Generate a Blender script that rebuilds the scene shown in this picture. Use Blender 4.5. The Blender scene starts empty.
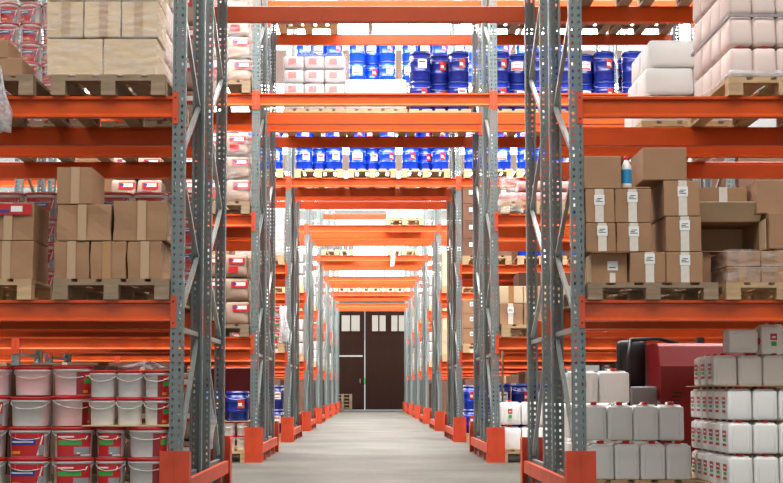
import bpy, math, random
from mathutils import Vector, Matrix
R = random.Random(7)
sc = bpy.context.scene
COL = sc.collection

# ------------------------------------------------------------------ materials
def srgb(r, g, b):
    f = lambda c: (c/255/12.92) if c/255 <= .04045 else ((c/255+.055)/1.055)**2.4
    return (f(r), f(g), f(b), 1)

def mat(name, col, rough=.5, metal=0, noise=0, nscale=8, vary=0, bump=0, bscale=40, spec=.5, stretch=None, coat=0):
    m = bpy.data.materials.new(name); m.use_nodes = True
    nt = m.node_tree; N = nt.nodes; L = nt.links
    b = N['Principled BSDF']
    b.inputs['Roughness'].default_value = rough
    b.inputs['Metallic'].default_value = metal
    b.inputs['Specular IOR Level'].default_value = spec
    b.inputs['Coat Weight'].default_value = coat
    src = None
    tc = N.new('ShaderNodeTexCoord')
    if noise or bump:
        vec = tc.outputs['Object']
        if stretch:
            mp = N.new('ShaderNodeMapping'); mp.inputs['Scale'].default_value = stretch
            L.new(vec, mp.inputs['Vector']); vec = mp.outputs['Vector']
        nz = N.new('ShaderNodeTexNoise'); nz.inputs['Scale'].default_value = nscale
        nz.inputs['Detail'].default_value = 5; L.new(vec, nz.inputs['Vector'])
        if noise:
            rp = N.new('ShaderNodeValToRGB')
            rp.color_ramp.elements[0].position = .3; rp.color_ramp.elements[1].position = .7
            rp.color_ramp.elements[0].color = [c*(1-noise) for c in col[:3]]+[1]
            rp.color_ramp.elements[1].color = [min(1, c*(1+noise)) for c in col[:3]]+[1]
            L.new(nz.outputs['Fac'], rp.inputs['Fac']); src = rp.outputs['Color']
        if bump:
            n2 = N.new('ShaderNodeTexNoise'); n2.inputs['Scale'].default_value = bscale
            n2.inputs['Detail'].default_value = 4; L.new(vec, n2.inputs['Vector'])
            bp = N.new('ShaderNodeBump'); bp.inputs['Strength'].default_value = bump
            bp.inputs['Distance'].default_value = .01
            L.new(n2.outputs['Fac'], bp.inputs['Height']); L.new(bp.outputs['Normal'], b.inputs['Normal'])
    if vary:
        oi = N.new('ShaderNodeObjectInfo'); mr = N.new('ShaderNodeMapRange')
        mr.inputs['To Min'].default_value = 1-vary; mr.inputs['To Max'].default_value = 1+vary
        L.new(oi.outputs['Random'], mr.inputs['Value'])
        hs = N.new('ShaderNodeHueSaturation')
        if src: L.new(src, hs.inputs['Color'])
        else: hs.inputs['Color'].default_value = col
        L.new(mr.outputs['Result'], hs.inputs['Value']); src = hs.outputs['Color']
    if src: L.new(src, b.inputs['Base Color'])
    else: b.inputs['Base Color'].default_value = col
    return m

def film_mat(name, fac, col=(.9, .9, .92, 1)):
    m = bpy.data.materials.new(name); m.use_nodes = True
    nt = m.node_tree; N = nt.nodes; L = nt.links
    b = N['Principled BSDF']; b.inputs['Base Color'].default_value = col
    b.inputs['Roughness'].default_value = .18
    tr = N.new('ShaderNodeBsdfTransparent'); mx = N.new('ShaderNodeMixShader')
    tc = N.new('ShaderNodeTexCoord'); nz = N.new('ShaderNodeTexNoise')
    nz.inputs['Scale'].default_value = 9; nz.inputs['Detail'].default_value = 4
    mp = N.new('ShaderNodeMapping'); mp.inputs['Scale'].default_value = (1, 1, 3.5)
    L.new(tc.outputs['Object'], mp.inputs['Vector']); L.new(mp.outputs['Vector'], nz.inputs['Vector'])
    mr = N.new('ShaderNodeMapRange'); mr.inputs['From Min'].default_value = .35; mr.inputs['From Max'].default_value = .75
    mr.inputs['To Min'].default_value = max(0, fac-.12); mr.inputs['To Max'].default_value = min(1, fac+.22)
    L.new(nz.outputs['Fac'], mr.inputs['Value']); L.new(mr.outputs['Result'], mx.inputs['Fac'])
    bp = N.new('ShaderNodeBump'); bp.inputs['Strength'].default_value = .5; bp.inputs['Distance'].default_value = .02
    L.new(nz.outputs['Fac'], bp.inputs['Height']); L.new(bp.outputs['Normal'], b.inputs['Normal'])
    L.new(tr.outputs[0], mx.inputs[1]); L.new(b.outputs[0], mx.inputs[2])
    L.new(mx.outputs[0], N['Material Output'].inputs['Surface'])
    return m

def emit(name, col, s):
    m = bpy.data.materials.new(name); m.use_nodes = True
    b = m.node_tree.nodes['Principled BSDF']
    b.inputs['Base Color'].default_value = (.25, .25, .25, 1)
    b.inputs['Emission Color'].default_value = col; b.inputs['Emission Strength'].default_value = s
    return m

M = dict(
    orange=mat('orange_paint', srgb(204, 78, 22), .34, noise=.07, nscale=5, spec=.4),
    plate=mat('orange_connector_paint', srgb(206, 74, 38), .4),
    guard=mat('orange_guard_paint', srgb(200, 68, 34), .45, noise=.18, nscale=7, stretch=(1, 1, .6)),
    steel=mat('grey_upright_paint', srgb(112, 125, 125), .42, metal=.2, noise=.07, nscale=6),
    brace=mat('galvanised_steel', srgb(150, 158, 156), .35, metal=.4, noise=.08, nscale=14),
    dark=mat('dark_metal', srgb(40, 40, 42), .5),
    carton=mat('brown_cardboard', srgb(164, 126, 94), .8, noise=.05, nscale=4, vary=.06, bump=.12, bscale=25),
    tan=mat('pale_cardboard', srgb(214, 188, 154), .8, noise=.05, nscale=4, vary=.08, bump=.12, bscale=25),
    brown=mat('dark_cardboard', srgb(112, 78, 60), .8, noise=.06, nscale=4, vary=.1),
    inner=mat('cardboard_inside', srgb(160, 124, 92), .85, noise=.05),
    tape=mat('clear_tape', srgb(222, 214, 202), .25, noise=.06, nscale=30),
    ftape=mat('faint_clear_tape', srgb(188, 156, 124), .3),
    btape=mat('brown_tape', srgb(176, 130, 84), .3),
    paper=mat('white_label_paper', srgb(238, 238, 236), .6),
    ink=mat('black_print', srgb(30, 30, 34), .6),
    red=mat('red_print', srgb(196, 30, 36), .45),
    redlid=mat('red_plastic', srgb(206, 34, 36), .35),
    dred=mat('dark_red_print', srgb(140, 32, 38), .45),
    blue=mat('blue_print', srgb(40, 62, 150), .45),
    green=mat('green_print', srgb(62, 168, 74), .45),
    orangeprint=mat('yellow_print', srgb(236, 150, 40), .45),
    greyprint=mat('grey_print', srgb(150, 150, 156), .45),
    white=mat('white_plastic', srgb(238, 237, 235), .35, vary=.03),
    can=mat('translucent_white_plastic', srgb(243, 243, 240), .3, noise=.02, nscale=4, vary=.02),
    drum=mat('blue_steel_drum', srgb(24, 62, 190), .22, vary=.12),
    navy=mat('navy_lid', srgb(20, 38, 120), .28),
    film=film_mat('clear_stretch_film', .10),
    film2=film_mat('milky_stretch_film', .45),
    pack=mat('pink_white_packs', srgb(236, 214, 206), .35, noise=.03, nscale=9, vary=.03),
    sack=mat('paper_sack', srgb(168, 142, 124), .7, noise=.05, nscale=6, vary=.04, bump=.25, bscale=12),
    wrapwhite=mat('white_wrapped_goods', srgb(206, 199, 198), .4, noise=.03, nscale=6, vary=.02, bump=.2, bscale=14),
    wood=mat('pallet_wood', srgb(196, 164, 124), .8, noise=.16, nscale=6, vary=.16, stretch=(1, 6, 6), bump=.2),
    oldwood=mat('weathered_pallet_wood', srgb(150, 128, 104), .85, noise=.2, nscale=6, vary=.16, stretch=(1, 6, 6), bump=.2),
    kraft=mat('cardboard_sheet', srgb(200, 170, 130), .8, noise=.06),
    mred=mat('red_machine_paint', srgb(112, 15, 20), .35, noise=.04),
    black=mat('black_plastic', srgb(20, 20, 22), .35),
    rubber=mat('black_rubber', srgb(24, 24, 24), .8),
    greyplastic=mat('grey_plastic', srgb(110, 112, 114), .4),
    cyan=mat('blue_bottle_label', srgb(40, 140, 196), .4),
    wood_handle=mat('dull_wood_handle', srgb(150, 120, 90), .7),
    door=mat('brown_door_paint', srgb(52, 34, 28), .85, spec=.1, noise=.1, nscale=3, stretch=(6, 1, .3)),
    doorpane=emit('lit_door_pane', srgb(226, 214, 180), .35),
    gap=emit('daylight_in_door_gap', (.95, 1, 1, 1), .7),
    wall=mat('white_wall_paint', srgb(206, 206, 204), .8, noise=.03, nscale=2),
    sidewall=mat('darkened_grey_wall', srgb(96, 98, 98), .8, noise=.04, nscale=2),  # grey darkened to cut bounce and keep the low background in shade
    ceil=mat('white_roof_sheet', srgb(232, 232, 230), .7),
    alu=mat('pale_aluminium', srgb(190, 192, 194), .4, metal=.4),
)
def floor_mat():
    m = bpy.data.materials.new('worn_concrete'); m.use_nodes = True
    nt = m.node_tree; N = nt.nodes; L = nt.links; b = N['Principled BSDF']
    tc = N.new('ShaderNodeTexCoord')
    n1 = N.new('ShaderNodeTexNoise'); n1.inputs['Scale'].default_value = .9; n1.inputs['Detail'].default_value = 8
    n2 = N.new('ShaderNodeTexNoise'); n2.inputs['Scale'].default_value = 14; n2.inputs['Detail'].default_value = 6
    for n in (n1, n2): L.new(tc.outputs['Object'], n.inputs['Vector'])
    r1 = N.new('ShaderNodeValToRGB'); r1.color_ramp.elements[0].position = .3; r1.color_ramp.elements[1].position = .72
    r1.color_ramp.elements[0].color = srgb(64, 63, 56); r1.color_ramp.elements[1].color = srgb(101, 99, 89)
    L.new(n1.outputs['Fac'], r1.inputs['Fac'])
    r2 = N.new('ShaderNodeValToRGB'); r2.color_ramp.elements[0].position = .35; r2.color_ramp.elements[1].position = .6
    r2.color_ramp.elements[0].color = (.62, .6, .58, 1); r2.color_ramp.elements[1].color = (1, 1, 1, 1)
    L.new(n2.outputs['Fac'], r2.inputs['Fac'])
    mx = N.new('ShaderNodeMix'); mx.data_type = 'RGBA'; mx.blend_type = 'MULTIPLY'; mx.inputs[0].default_value = .5
    L.new(r1.outputs[0], mx.inputs[6]); L.new(r2.outputs[0], mx.inputs[7])
    L.new(mx.outputs[2], b.inputs['Base Color'])
    b.inputs['Roughness'].default_value = .6; b.inputs['Specular IOR Level'].default_value = .3
    bp = N.new('ShaderNodeBump'); bp.inputs['Strength'].default_value = .15; bp.inputs['Distance'].default_value = .01
    L.new(n2.outputs['Fac'], bp.inputs['Height']); L.new(bp.outputs['Normal'], b.inputs['Normal'])
    return m
M['floor'] = floor_mat()

# ------------------------------------------------------------------ geometry
class G:
    def __init__(s, *mats):
        s.v = []; s.f = []; s.m = []; s.sm = []; s.mats = [M[k] for k in mats]
    def quad(s, a, mi=0, sm=False):
        n = len(s.v); s.v += [tuple(p) for p in a]; s.f.append(tuple(range(n, n+len(a)))); s.m.append(mi); s.sm.append(sm)
    def box(s, x0, x1, y0, y1, z0, z1, mi=0):
        n = len(s.v)
        s.v += [(x, y, z) for z in (z0, z1) for y in (y0, y1) for x in (x0, x1)]
        for q in ((0, 2, 3, 1), (4, 5, 7, 6), (0, 1, 5, 4), (2, 6, 7, 3), (0, 4, 6, 2), (1, 3, 7, 5)):
            s.f.append(tuple(n+i for i in q)); s.m.append(mi); s.sm.append(False)
        return s
    def bar(s, p, q, w, t, mi=0):
        p = Vector(p); q = Vector(q); d = (q-p).normalized()
        up = Vector((1, 0, 0)) if abs(d.x) < .9 else Vector((0, 0, 1))
        a = d.cross(up).normalized()*w/2; b = up*t/2
        n = len(s.v)
        for c in (p, q):
            s.v += [tuple(c-a-b), tuple(c+a-b), tuple(c+a+b), tuple(c-a+b)]
        for k in range(4):
            s.f.append((n+k, n+(k+1) % 4, n+4+(k+1) % 4, n+4+k)); s.m.append(mi); s.sm.append(False)
        s.f += [(n+3, n+2, n+1, n), (n+4, n+5, n+6, n+7)]; s.m += [mi, mi]; s.sm += [False, False]
        return s
    def tube(s, pts, r, seg=6, mi=0):
        n0 = len(s.v); pts = [Vector(p) for p in pts]
        for i, p in enumerate(pts):
            d = (pts[min(i+1, len(pts)-1)]-pts[max(i-1, 0)]).normalized()
            a = d.orthogonal().normalized() if abs(d.z) > .9 else d.cross(Vector((0, 0, 1))).normalized()
            b = d.cross(a)
            for k in range(seg):
                t = 2*math.pi*k/seg; s.v.append(tuple(p+a*r*math.cos(t)+b*r*math.sin(t)))
        for i in range(len(pts)-1):
            for k in range(seg):
                s.f.append((n0+i*seg+k, n0+i*seg+(k+1) % seg, n0+(i+1)*seg+(k+1) % seg, n0+(i+1)*seg+k)); s.m.append(mi); s.sm.append(True)
        s.f += [tuple(n0+k for k in range(seg))[::-1], tuple(n0+(len(pts)-1)*seg+k for k in range(seg))]; s.m += [mi, mi]; s.sm += [False, False]
        return s
    def lathe(s, prof, seg=20, sx=1, sy=1, mi=0, c=(0, 0), p=2, smooth=True):
        """prof: (r, z[, mi]); superellipse exponent p"""
        n0 = len(s.v)
        for q in prof:
            for k in range(seg):
                t = 2*math.pi*k/seg; ct, st = math.cos(t), math.sin(t)
                e = 2/p
                x = math.copysign(abs(ct)**e, ct); y = math.copysign(abs(st)**e, st)
                s.v.append((c[0]+q[0]*sx*x, c[1]+q[0]*sy*y, q[1]))
        for i in range(len(prof)-1):
            mm = prof[i][2] if len(prof[i]) > 2 else mi
            for k in range(seg):
                s.f.append((n0+i*seg+k, n0+i*seg+(k+1) % seg, n0+(i+1)*seg+(k+1) % seg, n0+(i+1)*seg+k)); s.m.append(mm); s.sm.append(smooth)
        s.f += [tuple(n0+k for k in range(seg))[::-1], tuple(n0+(len(prof)-1)*seg+k for k in range(seg))]
        s.m += [mi, prof[-1][2] if len(prof[-1]) > 2 else mi]; s.sm += [False, False]
        return s
    def patch(s, rfun, t0, t1, z0, z1, mi=0, seg=6, sx=1, sy=1, p=2, off=.0015, shear=0):
        """curved label on a lathe surface, angles measured from -y"""
        e = 2/p; n0 = len(s.v)
        for i in range(seg+1):
            for z in (z0, z1):
                t = -math.pi/2+t0+(t1-t0)*i/seg+(shear if z == z1 else 0)
                ct, st = math.cos(t), math.sin(t)
                x = math.copysign(abs(ct)**e, ct); y = math.copysign(abs(st)**e, st)
                r = rfun(z)
                s.v.append(((r*sx+off)*x, (r*sy+off)*y, z))
        for i in range(seg):
            s.f.append((n0+2*i, n0+2*i+2, n0+2*i+3, n0+2*i+1)); s.m.append(mi); s.sm.append(True)
        return s
    def rbox(s, x0, x1, y0, y1, z0, z1, r, mi=0, mid=1, bulge=(0, 0, 0), wob=0, seed=0, fine=True, sm=True):
        """rounded box, optionally bulging / wobbly"""
        c = ((x0+x1)/2, (y0+y1)/2, (z0+z1)/2); h = ((x1-x0)/2, (y1-y0)/2, (z1-z0)/2)
        rr = min(r, *(v*.98 for v in h)); rd = random.Random(seed)
        ph = [rd.uniform(0, 6.28) for _ in range(6)]
        def lst(hh):
            a = [-hh, -hh+rr*.35, -hh+rr] if fine else [-hh, -hh+rr]
            for k in range(1, mid+1): a.append(-hh+rr+(2*hh-2*rr)*k/(mid+1))
            a += [hh-rr, hh-rr*.35, hh] if fine else [hh-rr, hh]
            return a
        A = [lst(v) for v in h]; key = {}
        def vert(p):
            k = tuple(round(v, 6) for v in p)
            if k in key: return key[k]
            q = [max(-(h[i]-rr), min(h[i]-rr, p[i])) for i in range(3)]
            d = [p[i]-q[i] for i in range(3)]; l = math.sqrt(sum(v*v for v in d))
            o = [q[i]+d[i]/l*rr if l > 0 else p[i] for i in range(3)]
            u = [o[i]/h[i] for i in range(3)]
            for i in range(3):
                j, k2 = (i+1) % 3, (i+2) % 3
                o[i] += bulge[i]*u[i]*(1-u[j]**2)*(1-u[k2]**2)
            if wob:
                for i in (0, 1):
                    o[i] += wob*math.sin(ph[i]+o[2]*23+o[1-i]*11)*(1 if abs(u[2]) < .98 else .3)
            s.v.append((c[0]+o[0], c[1]+o[1], c[2]+o[2])); key[k] = len(s.v)-1
            return key[k]
        for ax in range(3):
            b, d = (ax+1) % 3, (ax+2) % 3
            for sg in (-1, 1):
                for i in range(len(A[b])-1):
                    for j in range(len(A[d])-1):
                        q = []
                        for (ii, jj) in ((i, j), (i+1, j), (i+1, j+1), (i, j+1)):
                            p = [0, 0, 0]; p[ax] = sg*h[ax]; p[b] = A[b][ii]; p[d] = A[d][jj]; q.append(vert(p))
                        if sg < 0: q = q[::-1]
                        s.f.append(tuple(q)); s.m.append(mi); s.sm.append(sm)
        return s
    def prism(s, poly, x0, x1, mi=0):
        """poly of (y, z) extruded along x"""
        n = len(s.v); k = len(poly)
        s.v += [(x0, y, z) for y, z in poly]+[(x1, y, z) for y, z in poly]
        for i in range(k):
            j = (i+1) % k; s.f.append((n+i, n+k+i, n+k+j, n+j)); s.m.append(mi); s.sm.append(False)
        s.f += [tuple(n+i for i in range(k)), tuple(n+k+i for i in range(k))[::-1]]; s.m += [mi, mi]; s.sm += [False, False]
        return s
    def mesh(s, name):
        me = bpy.data.meshes.new(name); me.from_pydata(s.v, [], s.f)
        for m in s.mats: me.materials.append(m)
        me.polygons.foreach_set('material_index', s.m); me.polygons.foreach_set('use_smooth', s.sm)
        me.update(); return me

LABELS = {}
def tagit(o, label, cat, group=None):
    o['label'] = label; o['category'] = cat; o['kind'] = 'thing'
    if group: o['group'] = group
    LABELS.setdefault(label, []).append(o)

class Kind:
    """first: None or mesh for the root; parts: list of (name, mesh, label, [sub-parts])"""
    def __init__(s, name, cat, parts): s.name, s.cat, s.parts = name, cat, parts
    def put(s, loc, label, group=None, rz=0, scale=None, mirror=False):
        if len(s.parts) == 1 and not s.parts[0][3:]:
            r = bpy.data.objects.new(s.name, s.parts[0][1]); COL.objects.link(r)
        else:
            r = bpy.data.objects.new(s.name, None); r.empty_display_size = .05; COL.objects.link(r)
            for p in s.parts: s._part(p, r)
        r.location = loc; r.rotation_euler = (0, 0, rz)
        tagit(r, label, s.cat, group); return r
    def _part(s, p, par):
        o = bpy.data.objects.new(p[0], p[1]); COL.objects.link(o); o.parent = par
        if len(p) > 2 and p[2]: o['label'] = p[2]
        for q in (p[3] if len(p) > 3 else ()): s._part(q, o)

def structure(name, g, loc=(0, 0, 0)):
    o = bpy.data.objects.new(name, g.mesh(name)); COL.objects.link(o); o.location = loc
    o['kind'] = 'structure'; return o

ORD = ['first', 'second', 'third', 'fourth', 'fifth', 'sixth', 'seventh', 'eighth', 'ninth']
def tier(k, n):
    if n == 1: return 'only tier'
    return 'bottom tier' if k == 0 else ('top tier' if k == n-1 else ORD[k]+' tier')
def colw(i, n):
    if n == 1: return ''
    if i == 0: return 'leftmost'
    if i == n-1: return 'rightmost'
    return ORD[i]+' from left'

# ------------------------------------------------------------------ layout of the racking (metres)
AX = .05                       # aisle centre; the camera stands 5 cm left of it
XL, XR = AX-1.35, AX+1.35      # inner faces of the posts along the aisle
PW, PD = .09, .07              # post width and depth
BAY = 2.68
Y0 = [9.1+6.115*k for k in range(8)]
OFF = (0, 1.03, 1.56, 2.59)    # front faces of the four posts of one back-to-back row
LV = (1.446, 2.88, 4.31, 5.74) # beam tops
PT = .144                      # pallet height
ROW = ['nearest', 'second', 'third', 'fourth', 'fifth', 'sixth', 'seventh', 'farthest']
H = 7.4

# ---- upright posts: perforated open channels
def post_mesh(sign):
    g = G('steel')
    def panel(fn, us, holes):
        pitch = .05; hz = .021
        n = int(H/pitch)
        zs = []
        for i in range(n): zs += [i*pitch, i*pitch+hz]
        zs.append(n*pitch)
        base = len(g.v)
        for z in zs:
            for u in us: g.v.append(fn(u, z))
        w = len(us)
        for j in range(len(zs)-1):
            for i in range(w-1):
                if j % 2 == 0 and i in holes and zs[j] > .1: continue
                a = base+j*w+i; g.f.append((a, a+1, a+w+1, a+w)); g.m.append(0); g.sm.append(False)
    hw = PW/2
    yf = 0 if sign > 0 else PD; yb = PD if sign > 0 else 0
    panel(lambda u, z: (u, yf, z), [-hw, -.030, -.0155, .0155, .030, hw], (1, 3))
    for sx in (-1, 1):
        panel(lambda u, z: (sx*hw, yf+(yb-yf)*u, z), [0, .42, .6, 1], (1,))
        g.quad([(sx*hw, yb, 0), (sx*(hw-.016), yb, 0), (sx*(hw-.016), yb, H), (sx*hw, yb, H)])
        q = yb-(.012 if sign > 0 else -.012)
        g.quad([(sx*(hw-.016), yb, 0), (sx*(hw-.016), q, 0), (sx*(hw-.016), q, H), (sx*(hw-.016), yb, H)])
    return g.mesh('post')
PM = {1: post_mesh(1), -1: post_mesh(-1)}
def frame_kind(flip):
    """upright frame 1.10 deep; flip puts the apexes of the bracing on the other post"""
    parts = []
    ya, yb = PD-.012, 1.03+.012
    nodes = [(0, .26), (1, 1.2), None, (0, 1.3), (1, 1.85), (0, 2.44), (1, 3.03), (0, 3.62), (1, 4.21), (0, 4.8), (1, 5.39), (0, 5.98), (1, 6.57), (0, 7.16)]
    yy = (ya, yb) if not flip else (yb, ya)
    def brace(p, q):
        g = G('brace'); g.bar(p, q, .036, .03); return g.mesh('brace')
    prev = None
    for nd in nodes:
        if nd and prev:
            parts.append(('brace', brace((0, yy[prev[0]], prev[1]), (0, yy[nd[0]], nd[1])), None))
        prev = nd
    for z in (.2, 1.25, 7.25):
        parts.append(('brace', brace((0, ya, z), (0, yb, z)), None))
    return parts
def make_frame(flip):
    k = Kind('upright_frame', 'rack frame', frame_kind(flip))
    g = G('brace'); g.box(-.06, .06, -.02, .09, 0, .006); fp = g.mesh('foot_plate')
    k.feet = fp
    return k
FRK = {False: make_frame(False), True: make_frame(True)}
def put_frame(x, y, flip, label, group):
    r = FRK[flip].put((x, y, 0), label, group)
    for yy, sg in ((0, 1), (1.03, -1)):
        o = bpy.data.objects.new('post', PM[sg]); COL.objects.link(o); o.parent = r; o.location = (0, yy, 0)
        f = bpy.data.objects.new('foot_plate', FRK[flip].feet); COL.objects.link(f); f.parent = o
for k in range(8):
    for half, oy in (('front', 0), ('rear', 1.56)):
        xs = [('left of the aisle', XL-PW/2), ('right of the aisle', XR+PW/2)]
        if k in (1, 2, 3):
            xs += [('far left, one bay out', XL-PW*1.5-BAY), ('far right, one bay out', XR+PW*1.5+BAY)]
        for nm, x in xs:
            put_frame(x, Y0[k]+oy, half == 'rear',
                      f'grey perforated upright frame, {half} half of {ROW[k]} rack row, {nm}', 'upright frames of the racking')

# ---- shelf beams
def beam_mesh(L):
    g = G('orange')
    poly = [(0, .003), (0, .012), (.002, .015), (.022, .032), (.022, .122), (.004, .128), (0, .131), (0, .146), (.004, .15), (.03, .15), (.036, .146), (.036, .124), (.05, .12), (.05, .004), (.046, 0), (.003, 0)]
    g.prism([(y, z-.15) for y, z in poly], -L/2+.001, L/2-.001)
    return g.mesh('beam_bar')
def plate_mesh(sx):
    g = G('plate', 'dark')
    x0, x1 = (0, sx*.042)
    a, b = min(x0, x1), max(x0, x1)
    g.box(a, b, -.0065, -.0005, -.195, .03)
    for z in (-.16, -.01):
        g.box(sx*.021-.006, sx*.021+.006, -.0085, -.0066, z-.006, z+.006, 1)
    return g.mesh('end_plate')
PLM = {-1: plate_mesh(-1), 1: plate_mesh(1)}
BMS = {BAY: beam_mesh(BAY), 2.7: beam_mesh(2.7)}
LVW = ['lowest', 'second', 'third', 'fourth']
LINE = ['front', 'inner front', 'inner rear', 'rear']
def put_beam(k, line, lv, xc, L, bay):
    yf = Y0[k]+OFF[line]
    front = line in (0, 2)
    o = bpy.data.objects.new('shelf_beam', None); o.empty_display_size = .05; COL.objects.link(o)
    o.location = (xc, yf-.003 if front else yf+PD+.003, LV[lv]); o.rotation_euler = (0, 0, 0 if front else math.pi)
    b = bpy.data.objects.new('beam_bar', BMS[L]); COL.objects.link(b); b.parent = o
    for sx in (-1, 1):
        p = bpy.data.objects.new('end_plate', PLM[sx]); COL.objects.link(p); p.parent = o; p.location = (sx*(L/2+.0005), .003, 0)
    tagit(o, f'orange shelf beam, {LVW[lv]} level, {LINE[line]} line of {ROW[k]} rack row, {bay}', 'shelf beam', 'orange shelf beams')
XCL, XCR = XL-PW-BAY/2, XR+PW+BAY/2
for k in range(8):
    for line in range(4):
        for lv in range(4):
            if lv >= 2 and not (k == 0 and (lv == 3 or line < 3)):
                if not (lv == 3 and (k == 3 or k > 5 or (k > 3 and line in (1, 2)))): put_beam(k, line, lv, AX, 2.7, 'across the aisle')
            if k == 0 and (lv == 3 or (lv == 2 and line < 2)): continue
            if k >= 2 and lv == 3: continue
            if k >= 4 and line in (1, 2): continue
            put_beam(k, line, lv, XCL, BAY, 'left bay')
            put_beam(k, line, lv, XCR, BAY, 'right bay')
            if k in (1, 2) and lv < 3 and line in (0, 3):
                put_beam(k, line, lv, XCL-BAY-PW, BAY, 'outer left bay')
                put_beam(k, line, lv, XCR+BAY+PW, BAY, 'outer right bay')

# ---- rack end guards on the floor along the aisle
def guard_kind(s):
    """s=+1 for the left side of the aisle (rail lies towards +x)"""
    parts = []
    def endg(rear):
        g = G('guard', 'dark'); d = 1 if not rear else -1
        yb = 0
        xo, xi = -s*.100, s*.105
        a, b = min(xo, xi), max(xo, xi)
        g.box(a, b, min(yb, yb-d*.008), max(yb, yb-d*.008), 0, .405)
        g.box(a+.098, a+.102, min(yb-d*.0081, yb-d*.011), max(yb-d*.0081, yb-d*.011), .02, .395)
        # side flange with a curved top
        fx = xi
        poly = [(yb, 0), (yb, .405)]+[(yb+d*(.03+.10*t), .405-.22*t*t) for t in (0, .25, .5, .75, 1)]+[(yb+d*.13, 0)]
        if d < 0: poly = poly[::-1]
        g.prism(poly, min(fx, fx-s*.008), max(fx, fx-s*.008))
        g.prism(poly, min(xo, xo+s*.008), max(xo, xo+s*.008))
        g.box(a+.02, a+.04, min(yb-d*.012, yb-d*.06), max(yb-d*.012, yb-d*.06), 0, .006)
        return g.mesh('end_guard')
    def rail():
        g = G('guard'); x0, x1 = sorted((s*.058, s*.096))
        g.prism([(.135, .1), (2.525, .1), (2.525, .205), (.135, .205)], x0, x1)
        for y in (.6, 1.3, 2.0): g.box(x0+.006, x1-.006, y, y+.05, 0, .1)
        return g.mesh('guard_rail')
    return endg(False), endg(True), rail()
GK = {1: guard_kind(1), -1: guard_kind(-1)}
for k in range(8):
    for s, x, nm in ((1, XL-PW/2, 'left'), (-1, XR+PW/2, 'right')):
        r = bpy.data.objects.new('rack_guard', None); r.empty_display_size = .05; COL.objects.link(r)
        r.location = (x, Y0[k]-.05, 0)
        a, b, c = GK[s]
        for nme, me, y in (('end_guard', a, 0), ('end_guard', b, 2.76), ('guard_rail', c, .05)):
            o = bpy.data.objects.new(nme, me); COL.objects.link(o); o.parent = r; o.location = (0, y, 0)
        tagit(r, f'orange rack end guard on the floor, {nm} side of the aisle, {ROW[k]} rack row', 'guard', 'orange rack guards')

# ------------------------------------------------------------------ goods
def pallet_kind(mt, w=.8, d=1.2, full=True):
    deck = G(mt); n = 5 if w < 1 else 7
    bw = .125 if w < 1 else .12
    for i in range(n):
        x = -w/2+bw/2+(w-bw)*i/(n-1); deck.box(x-bw/2, x+bw/2, 0, d, .122, .144)
    for y in (0, d/2-.05, d-.1): deck.box(-w/2, w/2, y, y+.1, .1, .1218)
    parts = [('deck', deck.mesh('deck'), None)]
    for x in (-w/2, -.05, w/2-.1):
        for y in (0, d/2-.05, d-.1):
            b = G(mt); b.box(x, x+.1, y+.001, y+.099, .022, .0998); parts.append(('block', b.mesh('block'), None))
        sk = G(mt); sk.box(x, x+.1, 0, d, 0, .0218); parts.append(('skid', sk.mesh('skid'), None))
    if not full:
        g = G(mt)
        for p in parts:
            me = p[1]; n0 = len(g.v); g.v += [tuple(v.co) for v in me.vertices]
            for f in me.polygons: g.f.append(tuple(n0+i for i in f.vertices)); g.m.append(0); g.sm.append(False)
        return Kind('pallet', 'pallet', [('pallet', g.mesh('pallet'))])
    return Kind('pallet', 'pallet', parts)
PAL = {}
def pallet(x, y, z, label, mt='wood', w=.8, d=1.2, full=True, hs=1):
    k = (mt, w, d, full)
    if k not in PAL: PAL[k] = pallet_kind(*k)
    o = PAL[k].put((x, y, z), label, 'wooden pallets'); o.scale = (1, 1, hs); return z+PT*hs

CK = {}
def carton_kind(w, d, h, mt='carton', tape='tape', lab=True, seed=0, soft=.008):
    key = (round(w, 3), round(d, 3), round(h, 3), mt, tape, lab, seed, soft)
    if key in CK: return CK[key]
    rd = random.Random(seed*77+int(w*1000)+int(h*1000))
    g = G(mt); bu = (-soft*rd.uniform(.2, 1), soft*rd.uniform(-.9, .2), -soft*.8)
    g.rbox(-w/2, w/2, 0, d, 0, h, .007, mid=3, bulge=bu, seed=seed, wob=soft*.25, sm=False)
    body = g.mesh('box_body')
    parts = [('box_body', body, None)]
    xo = rd.uniform(-.02, .02)
    if tape:
        t = G(tape); tw = .03
        by = -bu[1] if bu[1] < 0 else 0
        n = 8
        f = lambda z: -.003-max(0, bu[1])*(1-((z-h/2)/(h/2))**2)-soft*.25
        for i in range(n):
            z0, z1 = h*i/n*.985+.003, h*(i+1)/n*.985+.003
            t.quad([(xo-tw, f(z0), z0), (xo+tw, f(z0), z0), (xo+tw, f(z1), z1), (xo-tw, f(z1), z1)])
        t.quad([(xo-tw, f(h), h*.985+.003), (xo+tw, f(h), h*.985+.003), (xo+tw, 0, h+.001), (xo-tw, 0, h+.001)])
        t.quad([(xo-tw, 0, h+.001), (xo+tw, 0, h+.001), (xo+tw, d, h+.001), (xo-tw, d, h+.001)])
        parts.append(('tape', t.mesh('tape'), 'strip of %s tape' % ('brown' if tape == 'btape' else 'clear')))
    if lab:
        l = G('paper', 'ink'); lw = .036; z = h*rd.uniform(.5, .62)
        yy = -.0055-max(0, bu[1])-soft*.25
        l.box(xo-lw, xo+lw, yy, yy+.002, z, z+.07)
        for q, (a, b) in enumerate(((-.7, .7), (-.7, .2), (-.5, .6))):
            l.box(xo+lw*a, xo+lw*b, yy-.0006, yy-.0001, z+.02+.011*q, z+.025+.011*q, 1)
        parts.append(('label', l.mesh('label'), 'white printed sticker'))
    CK[key] = Kind('carton', 'box', parts); return CK[key]
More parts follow.
